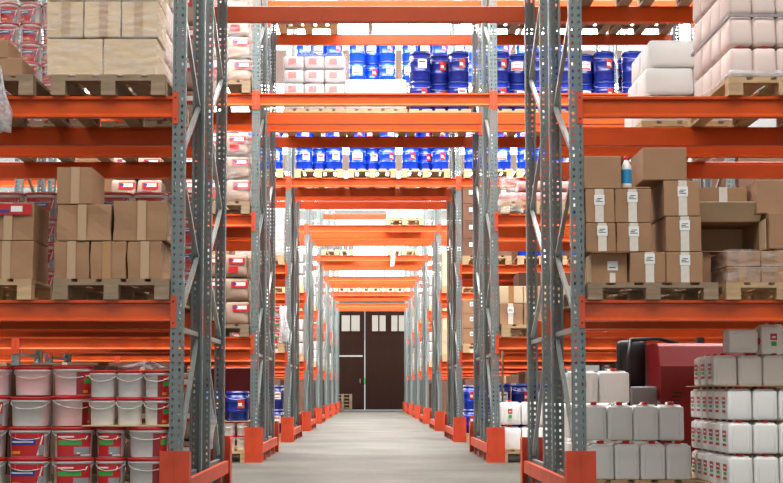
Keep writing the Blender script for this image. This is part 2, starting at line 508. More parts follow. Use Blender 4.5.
def carton(x0, x1, y, z0, z1, d, label, group, rz=0, **kw):
    k = carton_kind(x1-x0, d, z1-z0, **kw)
    return k.put(((x0+x1)/2, y, z0), label, group, rz)

# buckets -----------------------------------------------------------
def bucket_kind(w, d, h, p, design, name='bucket'):
    r1, r0 = .5, .435
    sx, sy = w, d
    g = G('white'); rf = lambda z: r0+(r1-.035-r0)*z/h
    g.lathe([(r0*.97, 0), (r0, .006), (rf(h*.82), h*.82), (rf(h*.82)+.02, h*.825), (rf(h*.9)+.02, h*.9)], 28, sx, sy, p=p)
    parts = [('tub', g.mesh('tub'), None)]
    l = G('redlid' if design != 'white_lid' else 'white')
    l.lathe([(rf(h*.9)+.021, h*.9), (r1, h*.905), (r1, h*.975), (r1-.01, h), (r1-.06, h), (r1-.065, h-.006)], 28, sx, sy, p=p)
    parts.append(('lid', l.mesh('lid'), 'red lid' if design != 'white_lid' else None))
    hd = G('white'); pts = []
    for i in range(13):
        t = math.pi*i/12; x = -math.cos(t)*(r1*sx+.001)
        pts.append((x, -math.sin(t)*(r1*sy*.98)-.004, h*.86-.055*h/.2*math.sin(t)))
    hd.tube(pts, .0028, 5); parts.append(('handle', hd.mesh('handle'), None))
    if design in ('front', 'side', 'blue'):
        lb = G('dred', 'red', 'green', 'paper', 'greyprint', 'blue', 'orangeprint')
        z0, z1 = h*.03, h*.8
        a0, a1 = (-.95, .95) if design != 'side' else (.15, 1.5)
        kw = dict(sx=sx, sy=sy, p=p)
        def P(u0, u1, v0, v1, mi, off, shear=0):
            lb.patch(rf, a0+(a1-a0)*u0, a0+(a1-a0)*u1, z0+(z1-z0)*v0, z0+(z1-z0)*v1, mi, 6, off=off, shear=shear, **kw)
        P(0, 1, 0, 1, 0 if design != 'blue' else 1, .001)
        if design == 'side':
            P(.3, 1, .02, .98, 1, .0018); P(.35, .9, .5, .72, 2, .0024); P(.4, .8, .8, .86, 3, .0024); P(.3, .62, .08, .2, 6, .0024)
        elif design == 'front':
            P(.02, .98, .03, .97, 1, .0018); P(.08, .62, .5, .7, 2, .0024); P(.08, .5, .82, .88, 3, .0024)
            P(.5, .92, .1, .42, 4, .0024); P(.52, .58, .12, .9, 3, .003, shear=.5); P(.6, .95, .04, .09, 3, .003)
        else:
            P(.05, .66, .5, .78, 5, .0024); P(.1, .6, .6, .66, 3, .003); P(.7, .76, .06, .9, 3, .003, shear=.35); P(.1, .4, .12, .24, 6, .0024)
            P(.76, .98, .06, .5, 4, .0024)
        parts.append(('label', lb.mesh('label'), 'red printed label'))
    if parts[-1][0] == 'label': parts[0] = ('tub', parts[0][1], None, [parts.pop()])
    return Kind(name, 'bucket', parts)
B_FRONT = bucket_kind(.285, .21, .21, 3.2, 'front')
B_BLUE = bucket_kind(.285, .21, .21, 3.2, 'blue')
B_NARROW = bucket_kind(.205, .21, .21, 2.6, 'front')
B_SIDE = bucket_kind(.285, .21, .21, 3.2, 'side')
B_PLAIN = bucket_kind(.27, .21, .205, 3.2, 'plain')
B_SMALL = bucket_kind(.186, .186, .19, 2, 'plain')
B_SMALLSIDE = bucket_kind(.186, .186, .19, 2, 'side')
B_TUB = bucket_kind(.182, .182, .165, 2, 'blue', 'bucket')
B_MINI = bucket_kind(.15, .15, .16, 2, 'plain')
def straight_bucket(): pass

# jerry cans ---------------------------------------------------------
def can_kind(w, d, h, lab):
    """lab: None, 'left' (sticker on the -x side) or 'front'"""
    g = G('can'); hb = h*.88
    g.rbox(-w/2+.002, w/2-.002, .002, d-.002, 0, hb, .015, mid=3, bulge=(.001, .001, 0))
    # shoulder with recess
    g.rbox(-w*.40, w*.40, d*.1, d*.9, hb-.03, hb+.012, .012, mid=0)
    # two raised ribs on the front
    g.rbox(-w*.36, -w*.30, -.001, .01, h*.12, hb*.82, .004, mid=0, fine=False)
    g.rbox(w*.30, w*.36, -.001, .01, h*.12, hb*.82, .004, mid=0, fine=False)
    parts = [('can_body', g.mesh('can_body'), None)]
    hd = G('can'); hd.rbox(-w*.09, w*.09, d*.42, d*.86, hb+.012, h*.985, .01, mid=0)
    parts.append(('handle', hd.mesh('handle'), None))
    c = G('redlid'); c.lathe([(.024, hb+.0121), (.025, hb+.014), (.025, h-.004), (.022, h-.001)], 14, c=(0, d*.2))
    parts.append(('cap', c.mesh('cap'), 'red screw cap'))
    if lab:
        l = G('paper', 'red', 'green', 'ink')
        if lab == 'left':
            X = -w/2-.0018; y0, y1 = d*.2, d*.8
            l.box(X-.001, X, y0, y1, h*.2, h*.7)
            e = X-.0012
            l.box(e-.0006, e, y0+.006, y1-.006, h*.47, h*.68, 1); l.box(e-.0006, e, y0+.006, y1-.006, h*.215, h*.29, 1)
            l.box(e-.0006, e, y0+.012, y1-.02, h*.35, h*.44, 2); l.box(e-.0014, e-.0008, y0+.02, y1-.02, h*.55, h*.6, 0)
        else:
            Y = -.0022
            l.box(-.028, .028, Y-.001, Y, h*.22, h*.66)
            l.box(-.024, .024, Y-.002, Y-.0012, h*.44, h*.64, 1); l.box(-.018, .02, Y-.002, Y-.0012, h*.26, h*.4, 2)
            l.box(-.012, .014, Y-.003, Y-.0022, h*.5, h*.56, 0)
        parts.append(('label', l.mesh('label'), 'red and green printed sticker'))
    if lab: parts[0] = ('can_body', parts[0][1], None, [parts.pop()])
    return Kind('jerry_can', 'jerry can', parts)

# blue drums ---------------------------------------------------------
def drum_kind(d, h, lab, top='navy', body='drum'):
    r = d/2; g = G(body, 'navy')
    g.lathe([(r*.93, 0), (r*.95, .008), (r*.955, h*.30), (r*.985, h*.315), (r*.985, h*.33), (r*.96, h*.345), (r*.965, h*.62), (r*.99, h*.635), (r*.99, h*.65), (r*.965, h*.665), (r*.97, h*.9)], 24)
    parts = [('drum_body', g.mesh('drum_body'), None)]
    l = G(top); l.lathe([(r*.971, h*.9), (r, h*.905), (r, h*.95), (r*.97, h*.955), (r*.96, h*.995), (r*.9, h), (r*.87, h*.97), (.02, h*.97)], 24)
    parts.append(('lid', l.mesh('lid'), None))
    hd = G('alu'); pts = []
    for i in range(9):
        t = math.pi*i/8; pts.append((-math.cos(t)*(r+.002), -math.sin(t)*(r*.98)-.004, h*.86-.05*math.sin(t)))
    hd.tube(pts, .003, 5); parts.append(('handle', hd.mesh('handle'), None))
    rf = lambda z: r*.975
    lb = G('paper', 'red', 'ink', 'green')
    a = {'white': (-.1, .75), 'red': (.1, .7), 'wide': (-.7, .5)}[lab]
    lb.patch(rf, a[0], a[1], h*.42, h*.72, 0 if lab != 'red' else 1, 6, off=.004)
    da = a[1]-a[0]
    if lab == 'white':
        lb.patch(rf, a[0]+da*.1, a[0]+da*.8, h*.6, h*.66, 1, 6, off=.0046); lb.patch(rf, a[0]+da*.1, a[0]+da*.7, h*.48, h*.5, 2, 6, off=.0046)
    elif lab == 'red':
        lb.patch(rf, a[0]+da*.1, a[0]+da*.6, h*.5, h*.6, 0, 6, off=.0046); lb.patch(rf, a[0]+da*.6, a[0]+da*.9, h*.45, h*.52, 3, 6, off=.0046)
    else:
        lb.patch(rf, a[0]+da*.05, a[0]+da*.95, h*.44, h*.5, 1, 6, off=.0046); lb.patch(rf, a[0]+da*.3, a[0]+da*.8, h*.6, h*.62, 2, 6, off=.0046)
    parts.append(('label', lb.mesh('label'), {'white': 'white printed sticker', 'red': 'red printed sticker', 'wide': 'wide white sticker'}[lab]))
    parts[0] = ('drum_body', parts[0][1], None, [parts.pop()])
    return Kind('steel_drum', 'drum', parts)
DH, DD = .385, .28
M['brightdrum'] = mat('bright_blue_steel_drum', srgb(12, 62, 200), .22, vary=.1)
DB3 = {k: drum_kind(DD, DH, k, body='brightdrum') for k in ('white', 'red', 'wide')}
M['navydrum'] = mat('navy_steel_drum', srgb(24, 40, 128), .25, vary=.1)
DN = {k: drum_kind(DD, DH, k, body='navydrum') for k in ('white', 'red', 'wide')}
DR = {k: drum_kind(DD, DH, k) for k in ('white', 'red', 'wide')}
DRWORD = {'white': 'white sticker', 'red': 'red sticker', 'wide': 'wide white sticker'}
def drum_pallet(xc, y, z, where, seq, tiers=2, mt='wood', back=True, full=False, plabel=None):
    kinds = DB3 if 'third row' in where else DN
    zz = pallet(xc, y, z, plabel or f'wooden pallet under blue drums, {where}', mt, full=full)
    pos = [(-.25, .16, 'front left'), (0, .305, 'middle'), (.25, .16, 'front right')]
    if back: pos += [(-.25, .46, 'back left'), (.25, .46, 'back right')]
    for t in range(tiers):
        for i, (dx, dy, nm) in enumerate(pos):
            lab = seq[(i+t*2) % len(seq)]
            kinds[lab].put((xc+dx, y+dy, zz+t*(DH+.002)), f'blue drum, {DRWORD[lab]}, {nm}, {"lower" if t == 0 else "upper"} tier, {where}', 'blue steel drums', R.uniform(-.15, .15))
    return zz

# sacks / packs ------------------------------------------------------
def sack_kind(w, d, h, seed):
    g = G('sack'); g.rbox(-w/2, w/2, 0, d, 0, h, .045, mid=3, bulge=(-.006, -.004, -.008), wob=.006, seed=seed)
    parts = [('bag_body', g.mesh('bag_body'), None)]
    rd = random.Random(seed)
    l = G('red', 'paper', 'blue'); x = rd.uniform(.0, .03)
    Y = -.006
    x -= .05; l.box(x-.03, x+.16, Y-.0015, Y, h*.56, h*.84); l.box(x+.02, x+.135, Y-.0025, Y-.0016, h*.65, h*.8, 1); l.box(x-.015, x+.03, Y-.003, Y-.0026, h*.7, h*.78, 2)
    if seed % 2: l.box(x-.03, x+.08, Y-.0015, Y, h*.2, h*.48)
    parts.append(('label', l.mesh('label'), 'red and white printed patch'))
    return Kind('paper_sack', 'sack', parts)
SK = [sack_kind(.29, .4, .272, s) for s in range(3)]
def sack_pile(x1, y, z, nx, nz, where, depth=1, pl=True, side=True):
    """pile whose right edge is x1"""
    zz = pallet(x1-.41, y, z, f'wooden pallet under paper sacks, {where}', 'oldwood', full=False) if pl else z
    for t in range(nz):
        for i in range(nx):
            for q in range(depth):
                if q and i < nx-1: continue
                s = SK[(t+i+q) % 3]
                dep = '' if depth == 1 or i < nx-1 else (', front', ', behind', ', rearmost')[q]
                s.put((x1-.15-.296*(nx-1-i)+R.uniform(-.004, 0)-(.012*t if i == nx-1 else 0), y+.04+.41*q+R.uniform(0, .006), zz+.274*t),
                      f'paper sack, red patch, {colw(i, nx)}{" " if nx > 1 else ""}{tier(t, nz)}{dep}, {where}', 'paper sacks')

def pack_kind(w, d, h, mt='pack', cap='redlid', name='shrink_pack'):
    g = G(mt); g.rbox(-w/2, w/2, 0, d, 0, h-.012, .03, mid=2, bulge=(.002, .004, 0), wob=.002)
    parts = [('pack_body', g.mesh('pack_body'), None)]
    if cap:
        c = G(cap)
        c.lathe([(.032, h-.0125), (.034, h-.012), (.034, h-.002), (.03, h-.001)], 12, c=(0, d*.2))
        parts.append(('cap', c.mesh('cap'), 'red cap'))
    return Kind(name, 'pack', parts)

def film_shell(x0, x1, y0, y1, z0, z1, label, m='film', seed=1, tilt=0, group='stretch film'):
    g = G(m); g.rbox(x0, x1, y0, y1, z0, z1, .03, mid=6, wob=.006, seed=seed, bulge=(-.008, -.004, 0))
    o = bpy.data.objects.new('stretch_film', g.mesh('stretch_film')); COL.objects.link(o); tagit(o, label, 'plastic film', group)
    return o
def film_drape(pts, w, label, m='film2', seed=3):
    """crumpled hanging strip: pts along its length, w half width vector-x"""
    g = G(m); rd = random.Random(seed); n0 = 0; cols = 7; rows = []
    for i, p in enumerate(pts):
        r = []
        for c in range(cols):
            u = c/(cols-1)*2-1
            g.v.append((p[0]+u*w*(1-.25*math.sin(i*1.9)), p[1]+rd.uniform(-.025, .025)+.03*math.sin(u*5+i), p[2]+rd.uniform(-.02, .02))); r.append(len(g.v)-1)
        rows.append(r)
    for a, b in zip(rows, rows[1:]):
        for c in range(cols-1): g.f.append((a[c], a[c+1], b[c+1], b[c])); g.m.append(0); g.sm.append(True)
    o = bpy.data.objects.new('film_scrap', g.mesh('film_scrap')); COL.objects.link(o)
    md = o.modifiers.new('thick', 'SOLIDIFY'); md.thickness = .002
    tagit(o, label, 'plastic film'); return o

# =================================================================== LOADS
# ---------- nearest row, left, floor: buckets on a wide pallet
y = Y0[0]-.02
pallet(-1.97, y, 0, 'wide wooden pallet under the bucket stacks at bottom left', 'oldwood', 1.2, .8)
W = 'stack at bottom left'
for t in range(2):
    z = PT+t*.2125
    B_BLUE.put((-2.37, y+.11, z), f'red-labelled oval bucket, blue print, {"lower" if t == 0 else "upper"} tier, left end of bottom left stack', 'oval paint buckets')
    B_FRONT.put((-2.068, y+.11, z), f'red-labelled oval bucket, {"lower" if t == 0 else "upper"} tier, second from left, bottom left stack', 'oval paint buckets', .25)
    B_NARROW.put((-1.808, y+.13, z), f'narrow red-labelled bucket, green band, {"lower" if t == 0 else "upper"} tier, bottom left stack', 'oval paint buckets')
    B_SIDE.put((-1.54, y+.11, z), f'white oval bucket, label turned right, {"lower" if t == 0 else "upper"} tier, right end of bottom left stack', 'oval paint buckets')
    B_SIDE.put((-1.54, y+.34, z), f'white oval bucket, {"lower" if t == 0 else "upper"} tier, behind right end of bottom left stack', 'oval paint buckets')
    B_BLUE.put((-2.675, y+.11, z), f'red-labelled oval bucket, {"lower" if t == 0 else "upper"} tier, cut by the left picture edge', 'oval paint buckets')
g = G('kraft'); g.rbox(-1.99, -1.385, y+.005, y+.6, PT+.425, PT+.433, .004, mid=1)
o = bpy.data.objects.new('cardboard_sheet', g.mesh('cardboard_sheet')); COL.objects.link(o); tagit(o, 'thin cardboard sheet between bucket tiers at bottom left', 'cardboard')
zb = PT+.434
for t in range(2):
    for i in range(3):
        (B_SMALLSIDE if i == 2 else B_SMALL).put((-1.868+.19*i, y+.12, zb+.192*t), f'small white round bucket, red lid, {colw(i, 3)}, {"lower" if t == 0 else "top"} tier, near blue-grey post', 'small white buckets')
        if t == 1 or i == 2:
            B_SMALL.put((-1.868+.19*i, y+.315, zb+.192*t), f'small white round bucket behind, {colw(i, 3)}, {"lower" if t == 0 else "top"} tier, bottom left', 'small white buckets')
zc = PT+.4255
B_PLAIN.put((-2.37, y+.11, zc), 'plain white oval bucket with raised wire handle, bottom left stack', 'plain oval buckets')
B_SIDE.put((-2.12, y+.24, zc), 'white bucket with red side label right of the plain white bucket', 'plain oval buckets', .7)
B_BLUE.put((-2.66, y+.11, zc), 'red-labelled bucket left of the plain white bucket at picture edge', 'plain oval buckets')
B_PLAIN.put((-2.40, y+.30, zc+.2135), 'greyish white bucket on top, left one of the top pair, bottom left', 'plain oval buckets')
B_SIDE.put((-2.115, y+.30, zc+.2135), 'white bucket with dark red label, right one of top pair, bottom left', 'plain oval buckets')
B_PLAIN.put((-2.69, y+.30, zc+.2135), 'white bucket on top at the left picture edge, bottom left', 'plain oval buckets')
B_PLAIN.put((-2.40, y+.335, zc), 'white oval bucket supporting the left top bucket, bottom left', 'plain oval buckets')
film_drape([(-1.74, y+.2, zb+.395), (-1.66, y+.21, zb+.41), (-1.58, y+.21, zb+.43), (-1.5, y+.2, zb+.405)], .05, 'crumpled clear film lying on top of small white buckets', seed=5)
film_drape([(-1.43, 9.5, .95), (-1.42, 9.52, .8), (-1.425, 9.56, .62), (-1.42, 9.6, .45)], .035, 'clear film hanging beside bucket stack, behind the near left post', 'film', seed=8)
film_drape([(-1.36, 10.78, .78), (-1.34, 10.78, .7), (-1.33, 10.77, .58), (-1.36, 10.78, .46), (-1.34, 10.79, .36)], .06, 'torn white film scrap caught between grey posts, left of aisle', 'film2', seed=11)

# ---------- nearest row, left, lowest shelf: brown cartons
z1 = LV[0]; yc = Y0[0]-.015
pallet(-1.795, Y0[0]-.05, z1, 'old wooden pallet under five brown cartons, lowest left shelf', 'oldwood')
pallet(-2.745, Y0[0]-.05, z1, 'pale wooden pallet at left picture edge, lowest shelf', 'wood')
zz = z1+PT
CG = 'brown cartons on the lowest left shelf'
for i, (a, b) in enumerate(((-2.2, -1.956), (-1.948, -1.70), (-1.69, -1.452))):
    carton(a, b, yc, zz, zz+.264, .42, f'brown carton, bottom tier, {colw(i, 3)} of three, lowest left shelf', CG, tape='btape' if i == 1 else 'ftape', lab=False, seed=i, soft=.014)
carton(-2.185, -1.808, yc, zz+.268, zz+.522, .43, 'wide brown carton, second tier left, under the single top carton', CG, tape='ftape', lab=False, seed=4, soft=.016)
carton(-1.795, -1.418, yc+.02, zz+.27, zz+.552, .43, 'wide brown carton, second tier right, beside the near left post', CG, tape='ftape', lab=False, seed=5, soft=.016)
carton(-2.19, -1.945, yc, zz+.526, zz+.785, .44, 'brown carton alone on top of the lowest left shelf pile', CG, tape='ftape', lab=False, seed=6, soft=.006)
for i in range(2):
    zq = zz+.27*i
    edge = carton(-2.74, -2.345, yc, zq, zq+.267, .43, f'brown light-blocking carton, {"lower" if i == 0 else "upper"} of two at left picture edge, lowest shelf', CG, tape='ftape', lab=False, seed=8+i, soft=.012)
g = G('red', 'paper', 'blue')
g.box(-.18, .185, -.0125, -.0095, .18, .255); g.box(.04, .12, -.014, -.0126, .2, .24, 1); g.box(-.04, .03, -.014, -.0126, .195, .215, 2)
o = bpy.data.objects.new('label', g.mesh('label')); COL.objects.link(o); o.parent = edge; o['label'] = 'red printed strip'
# wrapped buckets behind (inner row)
for j, xc in enumerate((-1.81, -2.7)):
    z0 = pallet(xc, Y0[0]+1.52, z1, f'wooden pallet under bucket stack behind cartons, {"right" if j == 0 else "left"} one, lowest left shelf', 'oldwood', full=False)
    for t in range(4):
        for i in range(3):
            B_BLUE.put((xc-.285+.286*i, Y0[0]+1.64, z0+.212*t), f'red bucket, {colw(i, 3)}, {tier(t, 4)}, {"right" if j == 0 else "left"} stack behind lowest left cartons', 'buckets behind the cartons')
    film_shell(xc-.435, xc+.435, Y0[0]+1.525, Y0[0]+2.1, z0+.005, z0+.86, f'clear film around bucket stack behind cartons, {"right" if j == 0 else "left"} one', 'film', seed=20+j)

# ---------- nearest row, left, second shelf
z2 = LV[1]; zz = z2+PT
pallet(-1.835, Y0[0]-.05, z2, 'old pallet under film-wrapped pale cartons, second left shelf', 'oldwood')
CG = 'pale cartons on the second left shelf'
for i, (a, b) in enumerate(((-2.275, -1.882), (-1.877, -1.505))):
    carton(a, b, yc, zz, zz+.262, .38, f'wide pale carton, {"left" if i == 0 else "right"} one of bottom pair, second left shelf', CG, mt='tan', tape=None, lab=False, seed=20+i, soft=.01)
for t in range(2):
    for i in range(3):
        x = -2.28+.264*i
        carton(x, x+.256, yc, zz+.275+.262*t, zz+.275+.262*t+.256, .38, f'pale carton, {colw(i, 3)}, {"lower" if t == 0 else "upper"} tier of small ones, second left shelf', CG, mt='tan', tape='ftape', lab=False, seed=24+i, soft=.004)
PKR = pack_kind(.25, .3, .23)
for t in range(4):
    for q in range(2):
        for i in range(2):
            if i == 0 and t < 3: continue
            PKR.put((-1.635-.26*(1-i), Y0[0]+.40+.31*q, zz+.232*t), f'pinkish white pack, {tier(t, 4)}, {"near" if q == 0 else "far"}{" right" if i else " left"}, behind second left shelf cartons', 'packs behind pale cartons')
film_shell(-2.292, -1.478, Y0[0]-.033, Y0[0]+1.1, zz-.03, zz+.96, 'clear stretch film around the pale cartons, second left shelf', 'film', seed=2)
g = G('brown'); g.rbox(-.2, .2, 0, .3, 0, .3, .008, mid=1, sm=False)
k = Kind('carton', 'box', [('carton', g.mesh('carton'))])
pallet(-2.76, Y0[0]-.05, z2, 'pallet at left picture edge on the second left shelf', 'oldwood')
carton(-2.83, -2.45, yc+.02, zz, zz+.13, .35, 'low brown carton at left picture edge, second left shelf', 'brown cartons', tape=None, lab=False, seed=31, soft=.01)
carton(-2.93, -2.55, yc+.02, zz+.132, zz+.26, .35, 'brown carton on top of the low carton, left picture edge', 'brown cartons', tape=None, lab=False, seed=32, soft=.01)
film_drape([(-2.62, Y0[0]-.05, z2+.2), (-2.58, Y0[0]-.06, z2+.02), (-2.56, Y0[0]-.07, z2-.12), (-2.57, Y0[0]-.06, z2-.25)], .05, 'loose pale film hanging over the beam at left picture edge', 'film2', seed=14)
z0 = pallet(-2.73, Y0[0]+1.52, z2, 'pallet under small red bucket columns, second left shelf', 'oldwood', full=False)
for t in range(6):
    for i in range(4):
        B_TUB.put((-3.01+.186*i, Y0[0]+1.64, z0+.1665*t), f'small red bucket, {colw(i, 4)}, {tier(t, 6)}, stack on the second left shelf', 'small red buckets', R.uniform(-.3, .3))
film_shell(-3.11, -2.35, Y0[0]+1.53, Y0[0]+2.2, z0+.004, z0+1.01, 'clear film around small red buckets, second left shelf', 'film', seed=6)
sack_pile(-1.40, Y0[0]+1.53, z2, 2, 4, 'inner row behind nearest left frame, second shelf', depth=2)
sack_pile(-1.40, Y0[0]+1.53+.0, 0, 2, 3, 'inner row behind nearest left frame, floor', depth=2)

# ---------- nearest row, right, lowest shelf
z1 = LV[0]; zz = z1+PT*.82; W = 'near right lowest shelf'
pallet(1.955, Y0[0]-.05, z1, 'worn wooden pallet under taped brown cartons, near right shelf', 'oldwood', .9, hs=.82)
pallet(2.86, Y0[0]-.05, z1, 'pale wooden pallet under film-wrapped brown bundle, near right shelf', 'wood', hs=.82)
CG = 'taped brown cartons on the near right shelf'
kw = dict(soft=.006)
def C(a, b, za, zb_, text, d=.42, yo=0, **q):
    k = dict(kw); k.update(q)
    carton(a, b, yc+yo, za, zb_, d, text, CG, **k)
C(1.803, 2.052, zz, zz+.214, 'taped brown carton, bottom tier middle, right of open carton', seed=40)
C(2.056, 2.31, zz, zz+.214, 'taped brown carton, bottom tier right end, near right shelf', seed=41)
C(1.555, 1.797, zz+.216+.0, zz+.216+.0+.202, 'taped brown carton resting above the open carton, second tier leftmost', seed=42, yo=.02) if False else None
zt = zz+.218
C(1.50, 1.708, zt, zt+.2, 'taped brown carton, second tier leftmost, above the open carton', seed=43)
C(1.714, 1.955, zt, zt+.2, 'taped brown carton, second tier middle, near right shelf', seed=44)
C(2.056, 2.304, zt, zt+.246, 'taped brown carton, second tier, forming lower half of right column', d=.5, seed=45, soft=.003)
zu = zt+.203
C(1.50, 1.702, zu, zu+.236, 'taped brown carton, third tier leftmost, under the large untaped carton', seed=46)
C(1.706, 1.957, zu, zu+.236, 'taped brown carton, third tier middle, beneath the white bottle', seed=47)
C(2.046, 2.297, zt+.249, zt+.249+.25, 'taped brown carton, third tier, forming upper half of right column', d=.5, seed=48, soft=.003)
zv = zu+.239
C(1.49, 1.752, zv, zv+.23, 'large untaped brown carton on top, left of white bottle', seed=49, tape=None, lab=False)
C(1.905, 2.21, zt+.502, zt+.502+.23, 'brown carton on top of right column, right of white bottle', d=.45, seed=50, tape=None, lab=False, soft=.003)
C(1.76, 1.955, zv-.0, zv+.012, 'flat folded carton beneath the white bottle', seed=52, tape=None, lab=False, soft=.001)
# open carton at the left end of the bottom tier
def open_carton(w, d, h, flap_top, mt='carton'):
    g = G(mt, 'inner'); t = .006
    g.box(-w/2, w/2, 0, d, 0, t); g.box(-w/2, -w/2+t, 0, d, t, h); g.box(w/2-t, w/2, 0, d, t, h); g.box(-w/2+t, w/2-t, d-t, d, t, h)
    return g.mesh('box_body')
g = G('carton'); w, d, h = .25, .4, .214
g.rbox(-w/2, w/2, 0, d, 0, h, .006, mid=2, bulge=(-.004, .004, -.004), sm=False)
fl = G('tan'); fl.quad([(-w/2, 0, h*.98), (-w/2-.055, -.10, h*.80), (-w/2-.05, -.10, .0), (-w/2, 0, 0)])
fl2 = G('carton'); fl2.rbox(-w/2-.02, w/2, -.075, -.0045, h-.006, h+.0, .002, mid=0, sm=False)
tp = G('tape', 'paper', 'ink'); tp.box(-.0, .04, -.0032, -.0012, .005, h*.55); tp.box(-.015, .058, -.0052, -.0035, h*.42, h*.72, 1); tp.box(-.005, .04, -.0062, -.0053, h*.5, h*.53, 2)
k = Kind('open_carton', 'box', [('box_body', g.mesh('box_body'), None), ('flap', fl.mesh('flap'), 'pale side flap folded out'), ('flap', fl2.mesh('flap'), None), ('tape', tp.mesh('tape'), 'clear tape with white sticker')])
o = k.put((1.668, yc+.04, zz), 'brown carton with opened flaps, bottom tier left end, near right shelf', CG)
# white bottle
g = G('white', 'cyan'); r = .036
g.lathe([(r*.9, 0), (r, .006), (r, .03, 1), (r, .13), (r*.98, .15), (r*.7, .178), (r*.42, .19), (r*.4, .2)], 18)
cp = G('redlid'); cp.lathe([(r*.46, .2001), (r*.48, .203), (r*.48, .222), (r*.4, .226)], 14)
Kind('bottle', 'bottle', [('bottle_body', g.mesh('bottle_body'), 'white bottle with blue label'), ('cap', cp.mesh('cap'), 'red cap')]).put((1.8, yc+.07, zv+.0125), 'white plastic bottle with blue label and red cap among cartons')
# right hand pile
CG2 = 'brown cartons at the right picture edge'
slim = carton(2.30+.02, 2.43, yc+.25, zz, zz+.235, .4, 'narrow brown carton with red mark behind the wrapped bundle', CG2, tape=None, lab=False, seed=60)
g = G('red'); g.box(-.05, -.03, -.0105, -.0075, .06, .16)
o = bpy.data.objects.new('label', g.mesh('label')); COL.objects.link(o); o.parent = slim; o['label'] = 'small red sticker'
for t in range(2):
    for i in range(2):
        carton(2.475+.24*i, 2.475+.24*i+.235, yc, zz+.113*t, zz+.113*t+.111, .42, f'low brown carton in the wrapped bundle, {"lower" if t == 0 else "upper"} {"left" if i == 0 else "right"}', CG2, tape='btape', lab=False, seed=61+i, soft=.01)
film_shell(2.462, 2.962, yc-.018, yc+.5, zz-.01, zz+.236, 'clear film around the low brown carton bundle, near right shelf', 'film', seed=33)
zo = zz+.24
# big open carton lying with its mouth towards the camera
g = G('carton', 'inner'); w, d, h = .45, .42, .22; t = .006
g.box(-w/2, w/2, 0, d, 0, t); g.box(-w/2, w/2, 0, d, h-t, h); g.box(-w/2, -w/2+t, 0, d, t, h-t); g.box(w/2-t, w/2, 0, d, t, h-t); g.box(-w/2+t, w/2-t, d-t, d, t, h-t, 1)
fl = G('tan'); n = len(fl.v)
fl.prism([(-.006, h+.002), (-.10, h+.125), (-.105, h+.121), (-.011, h-.002)], -w/2, w/2)
fs = G('tan'); fs.box(w/2-.005, w/2, -.15, -.001, .005, h-.005)
fb = G('carton'); fb.prism([(-.001, .004), (-.06, -.035), (-.057, -.04), (-.001, 0)], -w/2, w/2)
Kind('open_carton', 'box', [('box_body', g.mesh('box_body'), None), ('flap', fl.mesh('flap'), 'pale top flap standing up and forward'), ('flap', fs.mesh('flap'), None)]).put((2.55, yc+.22, zo), 'brown carton lying open with dark inside, above wrapped bundle', CG2)
carton(2.32, 2.70, yc+.25, zo+.223, zo+.223+.245, .4, 'brown carton standing on the lying open carton, near right shelf', CG2, mt='carton', lab=False, seed=64)
carton(2.785, 3.1, yc+.03, zo, zo+.255, .4, 'pale brown carton, lower one at the right picture edge', CG2, mt='carton', tape=None, lab=False, seed=65)
carton(2.72, 3.05, yc+.1, zo+.258, zo+.258+.24, .4, 'pale brown carton, upper one at the right picture edge', CG2, mt='carton', tape=None, lab=False, seed=66)

# ---------- nearest row, right, second shelf: shrink packs in tiers
z2 = LV[1]; zz = z2+PT
zz = pallet(2.905, Y0[0]-.05, z2, 'pallet under the pink-white pack tower, second right shelf', 'wood', hs=.86)
PK = pack_kind(.164, .262, .222)
for t in range(4):
    zq = zz+.006+.224*t
    for i in range(4):
        PK.put((2.603+.166*i, Y0[0]-.035, zq), f'pink-white pack, {colw(i, 4)}, {tier(t, 4)}, front of tower on second right shelf', 'packs in the right tower', R.uniform(-.01, .01))
    for q in range(1, 4):
        PK.put((2.605, Y0[0]-.035+.266*q, zq), f'pink-white pack, {tier(t, 4)}, {ORD[q]} along left side of right tower', 'packs in the right tower')
for j, (za, zb_) in enumerate(((zz+.454, zz+.462),)):
    pass
film_shell(2.508, 3.205, Y0[0]-.045, Y0[0]+1.05, zz+.0, zz+.06, 'band of clear film at the foot of the right pack tower', 'film2', seed=41)
g = G('greyprint'); za = zz+.006+.224*2-.012
for q in ((2.512, 3.2, Y0[0]-.052, Y0[0]-.046), (2.512, 2.518, Y0[0]-.046, Y0[0]+1.045), (2.518, 3.2, Y0[0]+1.04, Y0[0]+1.045), (3.194, 3.2, Y0[0]-.046, Y0[0]+1.04)):
    g.box(q[0], q[1], q[2], q[3], za-.012, za+.006)
o = bpy.data.objects.new('strap', g.mesh('strap')); COL.objects.link(o); tagit(o, 'grey strap around the middle of the right pack tower', 'strap')
# inner row: white wrapped stack leaning
z0 = pallet(2.62, Y0[0]+1.53, z2, 'pallet under white wrapped stack beside right pack tower', 'wood', full=False)
M['brightwrap'] = mat('bright_white_wrap', srgb(246, 245, 242), .35, noise=.02, nscale=6, bump=.15, bscale=14)
WB = pack_kind(.4, .38, .232, 'brightwrap', None, 'wrapped_pack')
for t in range(3):
    for i in range(2):
        for q in range(2):
            if i == 1 and q == 1: continue
            WB.put((2.43+.405*i+.035*t, Y0[0]+1.56+.385*q, z0+.233*t), f'white wrapped pack, {tier(t, 3)}, {"left" if i == 0 else "right"} {"front" if q == 0 else "rear"}, beside right pack tower', 'white wrapped packs')
